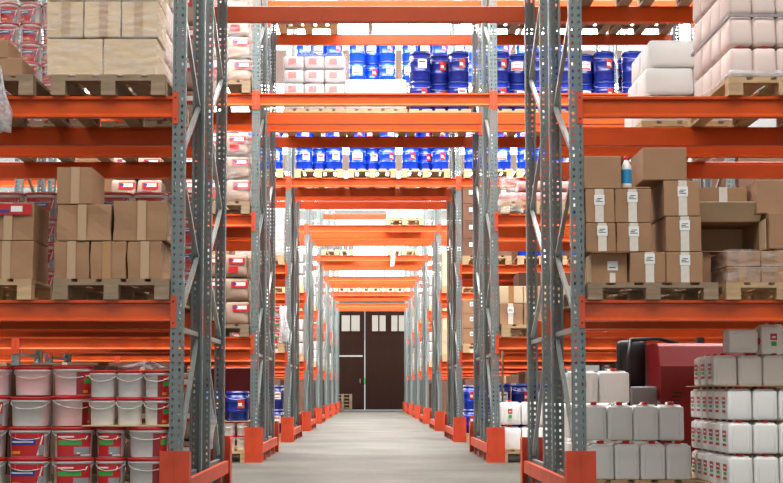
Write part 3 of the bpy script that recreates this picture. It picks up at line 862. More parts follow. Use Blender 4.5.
# third shelf, rear row of nearest rack: pallets with cartons seen from below
for i, x in enumerate((1.95, 2.85, -1.85, -2.75)):
    z0 = pallet(x, Y0[0]+1.53, LV[2], f'dark pallet on the third shelf, nearest row, {"inner" if i % 2 == 0 else "outer"} {"right" if x > 0 else "left"}', 'oldwood', full=True)
    carton(x-.38, x+.38, Y0[0]+1.6, z0, z0+.4, .9, f'large brown carton on third shelf, nearest row, {"inner" if i % 2 == 0 else "outer"} {"right" if x > 0 else "left"}', 'large cartons up high', lab=False, seed=70+i)

# ---------- nearest row, right, floor: jerry cans
CAN18 = can_kind(.192, .19, .294, None)
ya = 10.0
pallet(2.06, ya, 0, 'wooden pallet under the eight plain white cans', 'wood', .84, .6)
for t in range(2):
    for i in range(4):
        CAN18.put((1.755+.196*i-(.05*t), ya+.03, PT+.296*t), f'plain white jerry can, {colw(i, 4)}, {"lower" if t == 0 else "upper"} tier, block of eight', 'plain white jerry cans', R.uniform(-.02, .02))
CAN17 = can_kind(.174, .176, .234, 'left'); CAN17F = can_kind(.174, .176, .234, 'front'); CAN17N = can_kind(.174, .176, .234, None)
yb = 9.2
pallet(2.86, yb-.03, 0, 'wooden pallet under labelled jerry cans at bottom right', 'wood')
for t in range(3):
    zq = PT+.2345*t
    for q in range(6):
        CAN17.put((2.58, yb+.18*q, zq), f'white can, red-green label, {tier(t, 4)}, {ORD[q]} from front, left side, bottom right pile', 'labelled jerry cans', R.uniform(-.02, .02))
    for i in range(1, 4):
        CAN17N.put((2.58+.18*i, yb, zq), f'white jerry can, {tier(t, 4)}, {ORD[i]} from left along front of bottom right pile', 'labelled jerry cans')
    CAN17N.put((2.58+.18, yb+.18, zq), f'white jerry can, {tier(t, 4)}, behind the second front can of bottom right pile', 'labelled jerry cans') if t == 2 else None
zq = PT+.2345*3
g = G('kraft'); g.rbox(2.455, 3.2, yb-.02, yb+1.05, zq, zq+.006, .003, mid=1); o = bpy.data.objects.new('cardboard_sheet', g.mesh('cardboard_sheet')); COL.objects.link(o); tagit(o, 'thin cardboard sheet under the top tier of labelled jerry cans', 'cardboard')
zq += .007
for q in range(3):
    CAN17.put((2.55, yb+.25+.20*q, zq), f'white jerry can with label, top tier, {ORD[q]} from front, left edge of bottom right pile', 'labelled jerry cans')
for i in range(1, 4):
    (CAN17F if i == 3 else CAN17N).put((2.55+.18*i, yb+.25, zq), f'white jerry can, top tier, {ORD[i]} from left along front of bottom right pile', 'labelled jerry cans', .05*i-.08)
o = CAN17N.put((2.545+.16, yb+.44, zq+.2345+.085), 'white jerry can lying on its side on top of bottom right pile', 'labelled jerry cans')
o.rotation_euler = (0, math.radians(90), 0); o.location = (2.545+.04, yb+.27, zq+.2345+.086)
CAN17F.put((2.905, yb+.26, zq+.224), 'white jerry can standing highest at the right picture edge', 'labelled jerry cans')
# rear row cans seen between the posts
pallet(2.2, 10.72, 0, 'pallet under large white cans behind the block of eight', 'oldwood', 1.2, .8, False)
CAN24 = can_kind(.25, .25, .285, None); CAN24F = can_kind(.25, .25, .285, 'front')
for t in range(3):
    for i in range(3):
        if t == 2 and i > 1: continue
        (CAN24F if (i+t) % 2 == 0 else CAN24).put((1.74+.256*i, 10.76, PT+.287*t), f'large white can, {colw(i, 3)}, {tier(t, 3)}, stack behind the near right frame', 'large white cans')

# ---------- red lift truck in the first cross aisle
def truck():
    parts = []
    g = G('mred', 'black')
    poly = [(-.02, .18), (-.02, 1.05), (.06, 1.24), (.12, 1.27), (1.1, 1.27), (1.16, 1.2), (1.16, .18)]
    n = len(g.v); g.prism(poly, 0, .8)
    for k in range(6): g.box(.05+.012*k, .14+.012*k, -.0245, -.0205, .62+.035*k, .632+.035*k, 1)
    parts.append(('body', g.mesh('body'), 'dark red panelled body'))
    g = G('black'); g.box(-.3, -.001, .1, 1.1, .16, .45); parts.append(('step', g.mesh('step'), 'black operator step'))
    g = G('black'); g.rbox(-.29, -.01, .15, .65, .72, .86, .04, mid=1); g.rbox(-.29, -.01, .55, .68, .84, 1.32, .05, mid=2, bulge=(0, .02, 0)); parts.append(('seat', g.mesh('seat'), 'black padded seat'))
    g = G('greyplastic'); g.rbox(-.27, -.02, .03, .12, .452, .86, .02, mid=1); parts.append(('console', g.mesh('console'), 'grey console box'))
    g = G('black'); g.tube([(-.28, .08, .3), (-.28, .08, 1.15), (-.25, .12, 1.3), (.1, .5, 1.33), (.3, .5, 1.275)], .02, 8); parts.append(('guard_bar', g.mesh('guard_bar'), 'black tube bar'))
    g = G('dark'); g.box(.05, .12, 1.165, 1.25, .05, 1.9); g.box(.65, .72, 1.165, 1.25, .05, 1.9); g.box(.12, .65, 1.18, 1.23, .9, .96); g.box(.12, .65, 1.18, 1.23, .3, .36); parts.append(('mast', g.mesh('mast'), 'dark steel mast'))
    for nm, x in (('fork', .12), ('fork', .55)):
        g = G('dark'); g.box(x, x+.12, 1.255, 2.1, .04, .08); g.box(x, x+.12, 1.251, 1.29, .08, .5); parts.append((nm, g.mesh(nm), None))
    for x in (.02, .66):
        for yy in (.25, .95):
            g = G('rubber'); m0 = len(g.v)
            g.lathe([(.1, 0), (.15, .01), (.16, .03), (.16, .09), (.15, .11), (.1, .12)], 20)
            g.v = [(x+v[2], yy+v[0], .16+v[1]) for v in g.v]
            parts.append(('wheel', g.mesh('wheel'), None))
    return Kind('lift_truck', 'lift truck', parts)
truck().put((2.72, 12.35, 0), 'dark red lift truck with black seat behind the jerry cans')

# ---------- second row, left: paper sacks and drums
k = 1; yk = Y0[1]-.03
for lv, nz, nm in ((0, 3, 'lowest'), (1, 3, 'second'), (2, 4, 'third')):
    sack_pile(XL-PW-.01, yk, LV[lv], 3, nz, f'{nm} left shelf, second row', depth=3)
    film_shell(XL-PW-.92, XL-PW+.006, yk+.02, yk+1.28, LV[lv]+PT+.01, LV[lv]+PT+.274*nz+.02, f'clear film around sacks, {nm} left shelf, second row', 'film', seed=50+lv) if lv != 0 else None
    sack_pile(XL-PW-1.05, yk, LV[lv], 2, nz, f'{nm} left shelf, second row, farther out')
z0 = pallet(XL-PW-.41, yk, 0, 'pallet on the floor under white tubs, second row left', 'wood')
for t in range(2):
    for i in range(4):
        B_MINI.put((XL-PW-.09-.158*i, yk+.1, z0+.161*t), f'small white tub, {colw(3-i, 4)}, {"lower" if t == 0 else "upper"} tier, floor, second row left', 'small white tubs')
zs = z0+.323
g = G('kraft'); g.box(XL-PW-.82, XL-PW-.01, yk+.02, yk+.7, zs, zs+.006); o = bpy.data.objects.new('cardboard_sheet', g.mesh('cardboard_sheet')); COL.objects.link(o); tagit(o, 'cardboard sheet between tubs and blue drums, second row left', 'cardboard')
DB = {q: drum_kind(.28, .345, q, body='navydrum') for q in ('white', 'red')}
for i, q in enumerate(('red', 'white', 'red')):
    DB[q].put((XL-PW-.16-.284*i, yk+.17, zs+.007), f'dark blue drum above white tubs, {colw(2-i, 3)}, floor, second row left', 'blue drums over tubs')
g = G('mred'); g.rbox(-.75, 0, 0, .5, 0, 1.12, .02, mid=0, sm=False)
o = bpy.data.objects.new('red_cabinet', g.mesh('red_cabinet')); COL.objects.link(o); o.location = (XL-PW-.06, Y0[1]+1.75, 0); tagit(o, 'large plain red cabinet behind the blue drums, second row left', 'cabinet')
# second row aisle bay
zt = LV[2]; yr = Y0[1]+1.53
z0 = pallet(-.73, yr, zt, 'pallet under white wrapped tower above aisle, second row', 'wood')
M['pinkprint'] = mat('pale_red_print', srgb(190, 110, 108), .5)
M['towerwhite'] = mat('pale_grey_packs', srgb(188, 182, 184), .4, noise=.05, nscale=6)
WC = pack_kind(.262, .36, .178, 'towerwhite', None, 'wrapped_pack')
g = G('pinkprint', 'greyprint'); g.box(-.07, .03, -.0068, -.0055, .05, .13); g.box(-.12, .12, -.0068, -.0055, .006, .014, 1)
WC.parts.append(('label', g.mesh('label'), 'pale red printed patch'))
for t in range(4):
    for i in range(3):
        for q in range(2):
            if q and i == 1: continue
            WC.put((-.73-.265+.265*i, yr+.03+.365*q, z0+.18*t), f'white wrapped pack, {colw(i, 3)}, {tier(t, 4)}, {"front" if q == 0 else "rear"}, tower over aisle, second row', 'white tower packs')
film_shell(-1.145, -.315, yr+.01, yr+.78, z0+.004, z0+.735, 'clear film around white tower over the aisle, second row', 'film', seed=61)
z0 = pallet(.075, yr, zt, 'pallet under low film-covered boxes over aisle, second row', 'wood')
for t in range(2):
    for i in range(2):
        WB2 = pack_kind(.37, .5, .185, 'towerwhite', None, 'wrapped_pack') if (t, i) == (0, 0) else WB2
        WB2.put((.075-.19+.38*i, yr+.05, z0+.187*t), f'white box, {"left" if i == 0 else "right"}, {"lower" if t == 0 else "upper"}, low film-covered load over aisle, second row', 'low white boxes')
film_shell(-.32, .47, yr+.02, yr+.75, z0+.004, z0+.40, 'milky film over low boxes above the aisle, second row', 'film2', seed=62)
drum_pallet(.90, yr, zt, 'over aisle, second row', ['red', 'red', 'white'], mt='wood')
for i, x in enumerate((-.85,)):
    z0 = pallet(x, yr, LV[3], 'pallet with white boxes high over aisle, second row', 'wood')
    WB.put((x-.2, yr+.1, z0), 'white box, left, on the highest pallet over aisle, second row', 'white boxes up high')
    WB.put((x+.205, yr+.1, z0), 'white box, right, on the highest pallet over aisle, second row', 'white boxes up high')
# second row right
for i, x in enumerate((1.93, 2.80, 3.67)):
    drum_pallet(x, yr, zt, f'{["inner", "middle", "outer"][i]} pallet, third right shelf, second row', ['red', 'white', 'red', 'wide'], mt='oldwood' if i else 'wood')
for i, x in enumerate((1.95, 2.85, 3.7)):
    z0 = pallet(x, yr, LV[3], f'{["inner", "middle", "outer"][i]} dark pallet on the highest right shelf, second row', 'oldwood')
    carton(x-.38, x+.38, yr+.1, z0, z0+.5, .9, f'{["inner", "middle", "outer"][i]} large carton on highest right shelf, second row', 'large cartons up high', lab=False, seed=80+i)
for i, x in enumerate((-1.85, -2.75)):
    z0 = pallet(x, yr, LV[3], f'{["inner", "outer"][i]} dark pallet on the highest left shelf, second row', 'oldwood')
    carton(x-.38, x+.38, yr+.1, z0, z0+.5, .9, f'{["inner", "outer"][i]} large carton on highest left shelf, second row', 'large cartons up high', lab=False, seed=90+i)
# second right shelf: sloping pink packs under film
z0 = LV[1]+PT
pallet(1.92, yk, LV[1], 'pallet under sloping red-white packs, second right shelf, second row', 'wood', full=False)
M['rwpack'] = mat('red_white_packs', srgb(206, 150, 146), .4, noise=.3, nscale=14)
PS = pack_kind(.2, .26, .13, 'rwpack', 'redlid')
for i in range(4):
    for t in range(1+(i >= 1)+(i >= 3)):
        PS.put((1.62+.203*i, yk+.04, z0+.131*t), f'red-white pack, {colw(i, 4)}, {tier(t, 3)}, sloping pile on second right shelf', 'sloping packs')
film_drape([(1.62, yk+.02, z0+.30), (1.62, yk-.01, z0+.12), (1.63, yk-.02, z0-.02), (1.63, yk-.03, z0-.13)], .13, 'clear film hanging over front of the sloping red-white packs', 'film', seed=31)
drum_pallet(2.80, yr, LV[1], 'second right shelf, second row, middle', ['white', 'wide'], tiers=1, mt='oldwood')
# lowest right shelf
pallet(1.92, yk, LV[0], 'pale pallet under tan cartons, lowest right shelf, second row', 'wood', full=False)
z0 = LV[0]+PT
for i in range(3):
    carton(1.5+.28*i, 1.5+.28*i+.27, yk+.03, z0, z0+.245, .4, f'tan carton, {colw(i, 3)}, lower tier, lowest right shelf, second row', 'tan cartons second row', seed=100+i, mt='carton')
    carton(1.5+.28*i, 1.5+.28*i+.275, yk+.03, z0+.247, z0+.247+.2, .4, f'pale tan carton, {colw(i, 3)}, upper tier, lowest right shelf, second row', 'tan cartons second row', mt='tan', tape='btape', lab=False, seed=104+i)
z1_ = pallet(2.87, yk, LV[0], 'pallet under the big dark carton, lowest right shelf, second row', 'oldwood', full=False)
carton(2.5, 3.2, yk+.03, z1_, z1_+.62, .6, 'big dark brown carton, lowest right shelf, second row', 'tan cartons second row', mt='brown', lab=False, seed=108)
z1_ = pallet(2.2, yr, LV[0], 'pallet under dark carton, inner row, lowest right shelf, second row', 'oldwood', full=False)
carton(1.9, 2.56, yr+.03, z1_, z1_+.75, .6, 'tall dark brown carton, inner row, lowest right shelf, second row', 'tan cartons second row', mt='brown', lab=False, seed=109)
# floor, second row right: big white cans
pallet(2.08, yk, 0, 'wooden pallet under big white cans, floor, second row right', 'wood', 1.2, .8)
pallet(3.3, yk, 0, 'outer wooden pallet under big white cans, floor, second row right', 'wood', 1.2, .8, False)
CANB = can_kind(.252, .25, .285, 'front'); CANBN = can_kind(.252, .25, .285, None)
for t in range(3):
    for i in range(6):
        if t == 2 and i < 4: continue
        (CANB if (i == 0 and t == 1) or (t == 2) else CANBN).put((1.613+.258*i, yk+.04, PT+.287*t), f'big white can, {colw(i, 6)}, {tier(t, 3)}, floor stack, second row right', 'big white cans')
z0 = pallet(1.95, yr, 0, 'pallet under blue drums behind the big white cans', 'oldwood', full=False)
for t in range(2):
    for i in range(3):
        DN[('white', 'red', 'wide')[i]].put((1.66+.285*i, yr+.18, z0+(DH+.002)*t), f'dark blue drum, {colw(i, 3)}, {"lower" if t == 0 else "upper"} tier, behind big white cans', 'blue drums behind cans')
# tool handle standing among them
g = G('wood_handle', 'dark'); g.tube([(0, 0, .62), (.004, 0, 1.15)], .014, 8); g.tube([(0, 0, 0), (0, 0, .62)], .011, 8, 1)
o = bpy.data.objects.new('tool_handle', g.mesh('tool_handle')); COL.objects.link(o); o.location = (1.565, yk+.42, 0.144+.0); tagit(o, 'upright wooden tool handle behind big white cans', 'tool')

# ---------- brown carton stacks added on the floor to block light deeper in
def floor_stack(x, y, nz, h, where, mt='carton', w=.78):
    z0 = pallet(x, y, 0, f'pallet under big light-blocking cartons, {where}', 'oldwood', full=False)
    for t in range(nz):
        carton(x-w/2, x+w/2, y+.05, z0+(h+.002)*t, z0+(h+.002)*t+h, 1.0, f'big brown light-blocking carton, {tier(t, nz)}, {where}', 'big light-blocking cartons on the floor', mt=mt, tape='ftape', lab=False, seed=140+t)
for i, x in enumerate((-2.55, -3.45)):
    floor_stack(x, Y0[0]+1.53, 2, .44, f'{["inner", "outer"][i]} floor spot, inner line of nearest row, left', 'brown')
    floor_stack(x-.1, Y0[1]-.03, 2, .5, f'{["inner", "outer"][i]} floor spot, front line of second row, left', 'brown')
    floor_stack(x-2.06, Y0[1]-.03, 2, .5, f'{["inner", "outer"][i]} far left floor spot, front line of second row', 'carton')
for i, x in enumerate((3.35, 4.8, 5.7)):
    if i == 0: floor_stack(x, Y0[0]+1.6, 2, .42, 'floor spot behind the labelled jerry cans, nearest row, right', 'brown')
    else: floor_stack(x, Y0[1]-.03, 2, .5, f'{["inner", "outer"][i-1]} far right floor spot, front line of second row', 'brown')
for i in range(4):
    for s_ in (-1, 1):
        if s_*i in (0,) and s_ < 0 and False: continue
        floor_stack(AX+s_*(2.85+.9*i+(.24 if i > 1 else 0)), Y0[2]-.03, 2, .5, f'{ORD[i]} floor spot outward, third row, {"left" if s_ < 0 else "right"}', 'brown')

# ---------- large cartons added on the outer shelf places to block stray light
PLC = ['inner', 'middle', 'outer']
def shelf_box(x, y, z, h, where, mt):
    z0 = pallet(x, y, z, f'pallet under light-blocking carton, {where}', 'oldwood', full=False)
    carton(x-.38, x+.38, y+.06, z0, z0+h, .95, f'large {"dark " if mt == "brown" else ""}brown light-blocking carton, {where}', 'large light-blocking cartons on outer shelves', mt=mt, tape=None, lab=False, seed=160+int(h*10))
for k in range(1, 8):
    for half, oy in (('front', -.03), ('rear', 1.53)):
        for s_, sn in ((-1, 'left'), (1, 'right')):
            for lv in (0, 1):
                for j in range(1, 3 if k > 2 or (k == 1 and s_ < 0) else 5):
                    if k == 1 and (half == 'front' and (s_ < 0 or j < 3)): continue
                    if k == 1 and s_ > 0 and j < 3: continue
                    if k == 2 and half == 'front' and s_ > 0 and lv == 1 and j < 3: continue
                    x = AX+s_*(1.35+PW+.41+.9*j+(PW+.0 if j > 2 else 0))
                    mt = 'brown' if (k+j+lv) % 2 else 'carton'
                    shelf_box(x, Y0[k]+oy, LV[lv], (.95, .8, 1.05)[(k+j) % 3], f'{ORD[j]} place from aisle, {LVW[lv]} {sn} shelf, {half} of {ROW[k]} row', mt)
        for s_, sn in ((-1, 'left'), (1, 'right')):
            if k > 2:
                for j in (1, 2):
                    floor_stack(AX+s_*(1.35+PW+.41+.9*j), Y0[k]+oy, 2, .5, f'{ORD[j]} place from aisle, {half} of {ROW[k]} row, {sn}', 'brown')

# ---------- third row
yk = Y0[2]-.03; yr = Y0[2]+1.53
for i, x in enumerate((-.845, .03, .905)):
    drum_pallet(x, yk, LV[2], f'over aisle, {["left", "middle", "right"][i]} pallet, third row', [['white', 'white', 'white'], ['wide', 'white', 'red'], ['red', 'red', 'red']][i], mt='wood', full=True, back=False)
    drum_pallet(x, yk, LV[3], f'high over aisle, {["left", "middle", "right"][i]} pallet, third row', ['wide', 'red', 'white'], mt='wood', back=False)
for lv in (2, 3):
    for i, x in enumerate((1.93, 2.80)):
        if lv == 3:
            for t in range(1):
                for j in range(2): put_beam(2, (0, 1)[j], 3, XCR, BAY, 'right bay') if i == 0 else None
        drum_pallet(x, yk, LV[lv], f'{LVW[lv]} right shelf, {["inner", "outer"][i]} pallet, third row', ['white', 'red', 'wide'], mt='wood', back=False)
drum_pallet(-1.83, yk, LV[2], 'third left shelf, third row', ['white', 'red', 'wide'], mt='wood', back=False)
def wrapped_pile(x0, x1, y, z, nx, nz, h, where, mt='wrapwhite', film='film2'):
    z0 = pallet((x0+x1)/2, y, z, f'pallet under white wrapped pile, {where}', 'wood', full=False)
    w = (x1-x0)/nx
    kk = pack_kind(w-.006, .4, h, mt, None, 'wrapped_pack')
    for t in range(nz):
        for i in range(nx):
            kk.put((x0+w*(i+.5), y+.05, z0+(h+.001)*t), f'white wrapped pack, {colw(i, nx)}, {tier(t, nz)}, {where}', 'wrapped packs '+where)
    if film: film_shell(x0-.006, x1+.006, y+.03, y+.5, z0+.003, z0+(h+.001)*nz+.01, f'milky film around white pile, {where}', film, seed=int(abs(x0)*100))
wrapped_pile(XL-PW-.82, XL-PW-.01, yk, LV[1], 2, 3, .26, 'second left shelf, third row')
z0 = pallet(XL-PW-.41, yk, LV[0], 'pallet under red-green buckets, lowest left shelf, third row', 'wood', full=False)
for t in range(3):
    for i in range(3):
        B_FRONT.put((XL-PW-.15-.288*i, yk+.13, z0+.212*t), f'red-green bucket, {colw(2-i, 3)}, {tier(t, 3)}, lowest left shelf, third row', 'buckets third row', R.uniform(-.3, .3))
film_drape([(XL-PW-.04, yk-.0, z0+.62), (XL-PW-.03, yk-.02, z0+.4), (XL-PW+.0, yk-.03, z0+.2), (XL-PW-.02, yk-.02, z0+.03)], .07, 'white film hanging off the buckets, third row left', 'film2', seed=17)
z0 = pallet(XL-PW-.41, yk, 0, 'pallet under dark blue drums, floor, third row left', 'wood', full=False)
for t in range(2):
    for i in range(2):
        DN['white'].put((XL-PW-.16-.285*i, yk+.18, z0+(DH+.002)*t), f'dark blue drum, {"right" if i == 0 else "left"}, {"lower" if t == 0 else "upper"} tier, floor, third row left', 'drums third row floor')
for lv, mt, nz, h in ((0, 'carton', 3, .24), (1, 'brown', 4, .285)):
    z0 = pallet(XR+PW+.41, yk, LV[lv], f'pallet under labelled cartons, {LVW[lv]} right shelf, third row', 'wood', full=False)
    for t in range(nz):
        for i in range(3):
            x = XR+PW+.02+.265*i
            carton(x, x+.26, yk+.03, z0+(h+.002)*t, z0+(h+.002)*t+h, .4, f'{"dark " if lv else ""}brown light-blocking carton, {colw(i, 3)}, {tier(t, nz)}, {LVW[lv]} right shelf, third row', f'cartons third row {LVW[lv]} shelf', mt=mt, tape=None, seed=120)
z0 = pallet(XR+PW+.41, yk, 0, 'pallet under blue drums, floor, third row right', 'wood', full=False)
for t in range(2):
    for i in range(2):
        DR['red'].put((XR+PW+.16+.285*i, yk+.18, z0+(DH+.002)*t), f'blue drum, red sticker, {"left" if i == 0 else "right"}, {"lower" if t == 0 else "upper"} tier, floor, third row right', 'drums third row floor', -.4)
z0 = LV[1]+PT
for i, x in enumerate((2.8, 3.7)):
    drum_pallet(x, yk, LV[1], f'{["middle", "outer"][i]} of second right shelf, third row', ['white', 'red', 'wide'], mt='wood', tiers=1, back=False)

# ---------- fourth row and beyond: what shows beside the posts and over the aisle
for kk in range(3, 8):
    yk = Y0[kk]-.03
    for side, xs in (('left', XL-PW-.41), ('right', XR+PW+.41)):
        for lv in (0, 1):
            if kk > 4 and lv == 1 and side == 'left': pass
            where = f'{LVW[lv]} {side} shelf, {ROW[kk]} row'
            if side == 'right' and kk in (3, 6):
                z0 = pallet(xs, yk, LV[lv], f'pallet under tan cartons, {where}', 'wood', full=False)
                for t in range(3):
                    for i in range(2):
                        carton(xs-.39+.395*i, xs-.39+.395*i+.385, yk+.03, z0+.252*t, z0+.252*t+.25, .4, f'tan carton, {"left" if i == 0 else "right"}, {tier(t, 3)}, {where}', 'cartons '+where, mt='tan', lab=False, seed=130)
            elif side == 'left' and kk in (4, 6) and lv == 0:
                z0 = pallet(xs, yk, LV[lv], f'pallet under paper sacks, {where}', 'wood', full=False)
                for t in range(3):
                    for i in range(2): SK[t].put((xs-.2+.4*i, yk+.04, z0+.274*t), f'paper sack, {"left" if i == 0 else "right"}, {tier(t, 3)}, {where}', 'sacks '+where)
            else:
                wrapped_pile(xs-.4, xs+.4, yk, LV[lv], 2, 3, .25, where, film=None)
    if kk == 3:
        z0 = pallet(.72, yk, LV[2], 'pallet under film-covered white load over aisle, fourth row', 'wood')
        WB2.put((.53, yk+.06, z0), 'white wrapped pack, left, over aisle, fourth row', 'fourth row aisle load'); WB2.put((.91, yk+.06, z0), 'white wrapped pack, right, over aisle, fourth row', 'fourth row aisle load')
        film_shell(.33, 1.11, yk+.04, yk+.58, z0+.003, z0+.20, 'milky film on load over aisle, fourth row', 'film2', seed=77)
    if kk == 4:
        g = drum_kind(.13, .2, 'white', 'alu')
        CN = G('greyplastic'); CN.lathe([(.06, 0), (.064, .01), (.064, .19), (.058, .2)], 16); ck = Kind('metal_can', 'can', [('metal_can', CN.mesh('metal_can'))])
        z0 = pallet(-.85, yk, LV[2], 'pallet under grey metal cans over aisle, fifth row', 'wood', full=False)
        for i in range(6): ck.put((-1.2+.14*i, yk+.1, z0), f'grey metal can, {colw(i, 6)} of six, over aisle, fifth row', 'grey metal cans')
        pallet(.85, yk, LV[2], 'empty pallet with loose film over aisle, fifth row', 'wood', full=False)
        film_drape([(.62, yk+.2, LV[2]+.165), (.6, yk-.02, LV[2]+.155), (.58, yk-.05, LV[2]-.02), (.56, yk-.05, LV[2]-.3)], .05, 'loose white film hanging from pallet over aisle, fifth row', 'film2', seed=27)
    if kk == 6:
        for i, x in enumerate((-.85, .02, .88)): pallet(x, yk, LV[2], f'empty pallet over aisle, {["left", "middle", "right"][i]} of three, seventh row', 'wood', full=False)

# ------------------------------------------------------------------ hall
YW = 58.2; YB = -7; XW = 7.6; ZR = 8.0
g = G('floor'); g.box(-XW, XW, YB, YW, -.1, 0); structure('floor', g)
g = G('sidewall'); g.box(-XW-.2, -XW, YB, YW, 0, ZR); structure('wall_left', g)
g = G('sidewall'); g.box(XW, XW+.2, YB, YW, 0, ZR); structure('wall_right', g)
g = G('wall'); g.box(-XW, XW, YB-.2, YB, 0, .6); g.box(-XW, XW, YB-.2, YB, 3.4, ZR)
for x in (-7.3, -2.43, 2.43, 7.3): g.box(x-.3, x+.3, YB-.2, YB, .6, 3.4)
structure('wall_front', g)
# far wall with door opening and a high window band
DX0, DX1, DZ = -2.25, 1.8, 4.75
g = G('wall', 'sidewall'); g.box(-XW, DX0, YW, YW+.25, 0, 5.0, 1); g.box(DX1, XW, YW, YW+.25, 0, 5.0, 1); g.box(DX0, DX1, YW, YW+.25, DZ, 5.0, 1); g.box(-XW, XW, YW, YW+.25, 7.5, ZR)  # lower part in the darkened grey, shade put into its colour
for x in (-6, -2, 2, 6): g.box(x-.15-(1.45 if x == -6 else 0), x+.15+(1.45 if x == 6 else 0), YW, YW+.25, 5.0, 7.5)
structure('wall_back', g)
M['sky'] = emit('daylight_behind_glass', (1, .99, .97, 1), 6.0)
M['skyl'] = emit('translucent_roof_panel', (1, .985, .96, 1), 19)
M['skyn'] = emit('translucent_roof_panel_near', (1, .985, .96, 1), 5.6)
n = 1
for x in (-4, 0, 4):
    g = G('sky', 'alu'); g.box(-1.85, 1.85, .1, .12, 5.0, 7.5)
    for q in (-.62, .62): g.box(q-.03, q+.03, .05, .099, 5.0, 7.5, 1)
    g.box(-1.85, 1.85, .05, .098, 6.22, 6.28, 1)
    structure(f'window_{n}', g, (x, YW, 0)); n += 1
M['skyd'] = emit('dimmed_roof_panel', (1, .985, .96, 1), 3)  # last strip glows weaker so the gate stays dark
M['fillwin'] = emit('added_front_light', (1, .99, .97, 1), 2.6)  # unseen panes added behind the camera to brighten the near goods
for x in (-4.865, 0, 4.865):
    g = G('fillwin', 'alu'); g.box(-2.135, 2.135, -.12, -.1, .6, 3.4)
    for q in (-.7, .7): g.box(q-.03, q+.03, -.099, -.05, .6, 3.4, 1)
    for z in (1.5, 2.5): g.box(-2.135, 2.135, -.0985, -.05, z-.03, z+.03, 1)
    structure(f'window_{n}', g, (x, YB, 0)); n += 1  # added glowing panes for frontal light
# roof with translucent strips over the cross aisles
strips = [(2.6, 6.4, 'skyn')]+[(Y0[k]+2.85, Y0[k]+5.9, 'skyl') for k in range(8)]
strips[-1] = (Y0[7]+2.8, YW-2.2, 'skyd')
g = G('ceil'); yy = YB
for a, b, m in strips: g.box(-XW, XW, yy, a, ZR, ZR+.15); yy = b
g.box(-XW, XW, yy, YW+.25, ZR, ZR+.15)
structure('ceiling', g)
for a, b, m in strips:
    g = G(m, 'alu'); g.box(-XW, XW, a, b, ZR+.1, ZR+.13)
    for x in range(-6, 7, 3): g.box(x-.04, x+.04, a, b, ZR, ZR+.099, 1)
    structure(f'window_{n}', g); n += 1

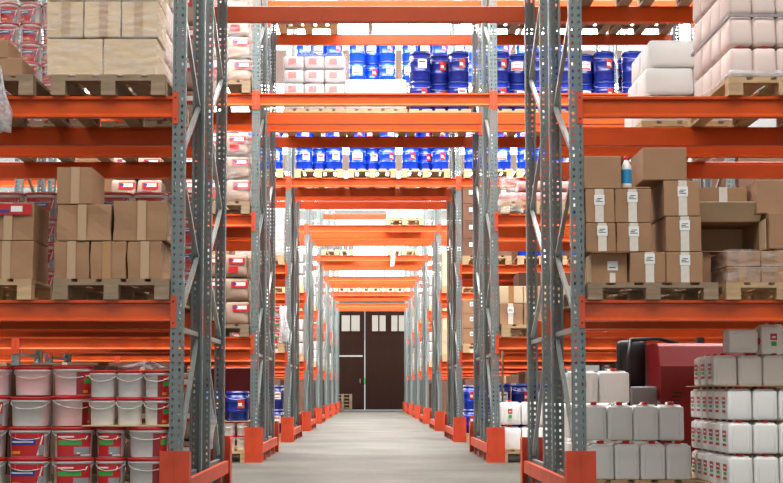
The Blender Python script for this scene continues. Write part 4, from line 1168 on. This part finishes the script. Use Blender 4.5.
# sliding gate at the end of the aisle
def leaf(x0, x1, name):
    g = G('door'); w = .15; x = x0
    while x < x1-.01:
        e = min(x+w, x1); g.box(x+.003, e-.003, -.05, 0, .03, DZ-.02); x = e
    g.box(x0, x1, 0, .04, .03, DZ-.02)
    for z in (.06, 2.9, DZ-.2): pass
    return g
d = bpy.data.objects
XG = -.25
parts = []
def door(n_, x0, x1, wins, wicket):
    r = bpy.data.objects.new(f'door_{n_}', leaf(x0, x1, '').mesh('door_leaf')); COL.objects.link(r); r.location = (0, YW+.02, 0); r['kind'] = 'structure'
    for cx, hw in wins:
        f = G('door')
        a, b, za, zb_ = cx-hw, cx+hw, 3.5, 4.2
        for q in ((a-.05, a, za-.05, zb_+.05), (b, b+.05, za-.05, zb_+.05), (a, b, za-.05, za), (a, b, zb_, zb_+.05), (cx-.03, cx+.03, za, zb_)):
            f.box(q[0], q[1], -.075, -.051, q[2], q[3])
        fo = bpy.data.objects.new('window_frame', f.mesh('window_frame')); COL.objects.link(fo); fo.parent = r
        p = G('doorpane'); p.box(a, cx-.031, -.06, -.052, za, zb_); p.box(cx+.031, b, -.06, -.052, za, zb_)
        po = bpy.data.objects.new('pane', p.mesh('pane')); COL.objects.link(po); po.parent = fo
    if wicket:
        f = G('door', 'alu'); a, b = x0+.88, x1-.11
        f.box(a, b, -.075, -.051, .1, 2.36)
        f.box(a-.03, b+.03, -.09, -.051, 2.365, 2.43, 1)
        wo = bpy.data.objects.new('wicket_door', f.mesh('wicket_door')); COL.objects.link(wo); wo.parent = r
        hh = G('alu'); hh.tube([(b-.08, -.076, 1.2), (b-.08, -.12, 1.22), (b-.08, -.12, 1.36), (b-.08, -.076, 1.38)], .012, 6)
        ho = bpy.data.objects.new('door_handle', hh.mesh('door_handle')); COL.objects.link(ho); ho.parent = wo
door(1, DX0, XG-.02, ((-1.83, .38), (-.88, .4)), True)
door(2, XG+.02, DX1, ((.37, .3), (1.225, .3)), False)
g = G('gap'); g.box(XG-.019, XG+.006, .03, .04, .04, 3.1); structure('gap_daylight_1', g, (0, YW+.02, 0))  # glowing strip standing in for daylight between the gate leaves
g = G('green'); g.box(-.03, .03, -.02, 0, 0, .3); o = bpy.data.objects.new('door_latch', g.mesh('door_latch')); COL.objects.link(o); o.location = (XG, YW-.031, 1.15); tagit(o, 'small green latch on the gap of the brown gate', 'latch')
for i in range(5): pallet(-1.2, 56.2, .145*i, f'old pallet, {["bottom", "second", "third", "fourth", "top"][i]} of stack by the brown gate', 'oldwood', full=False)

# ------------------------------------------------------------------ world, camera, view
w = bpy.data.worlds.new('World'); sc.world = w; w.use_nodes = True
w.node_tree.nodes['Background'].inputs[0].default_value = (.9, .95, 1, 1); w.node_tree.nodes['Background'].inputs[1].default_value = .6
F = 1313; TILT = math.radians(4)
cam = bpy.data.cameras.new('Camera'); co = bpy.data.objects.new('Camera', cam); COL.objects.link(co); sc.camera = co
cam.sensor_fit = 'HORIZONTAL'; cam.sensor_width = 36; cam.lens = F/783*36
co.location = (0, 0, .808); co.rotation_euler = (math.pi/2+TILT, 0, 0)
cam.shift_x = (391.5-370.5)/783; cam.shift_y = (300.2-241.5)/783
cam.clip_end = 200
cam.dof.use_dof = False
vs = sc.view_settings; vs.view_transform = 'Standard'; vs.look = 'None'; vs.gamma = 1; vs.use_curve_mapping = False; vs.exposure = 0
sc.cycles.use_denoising = True
sc.cycles.max_bounces = 7; sc.cycles.diffuse_bounces = 3; sc.cycles.transparent_max_bounces = 16
dup = {k: len(v) for k, v in LABELS.items() if len(v) > 1}
if dup: print('DUPLABELS', dup)
lng = [k for k in LABELS if not 4 <= len(k.replace(',', '').split()) <= 16]
if lng: print('LEN', lng)
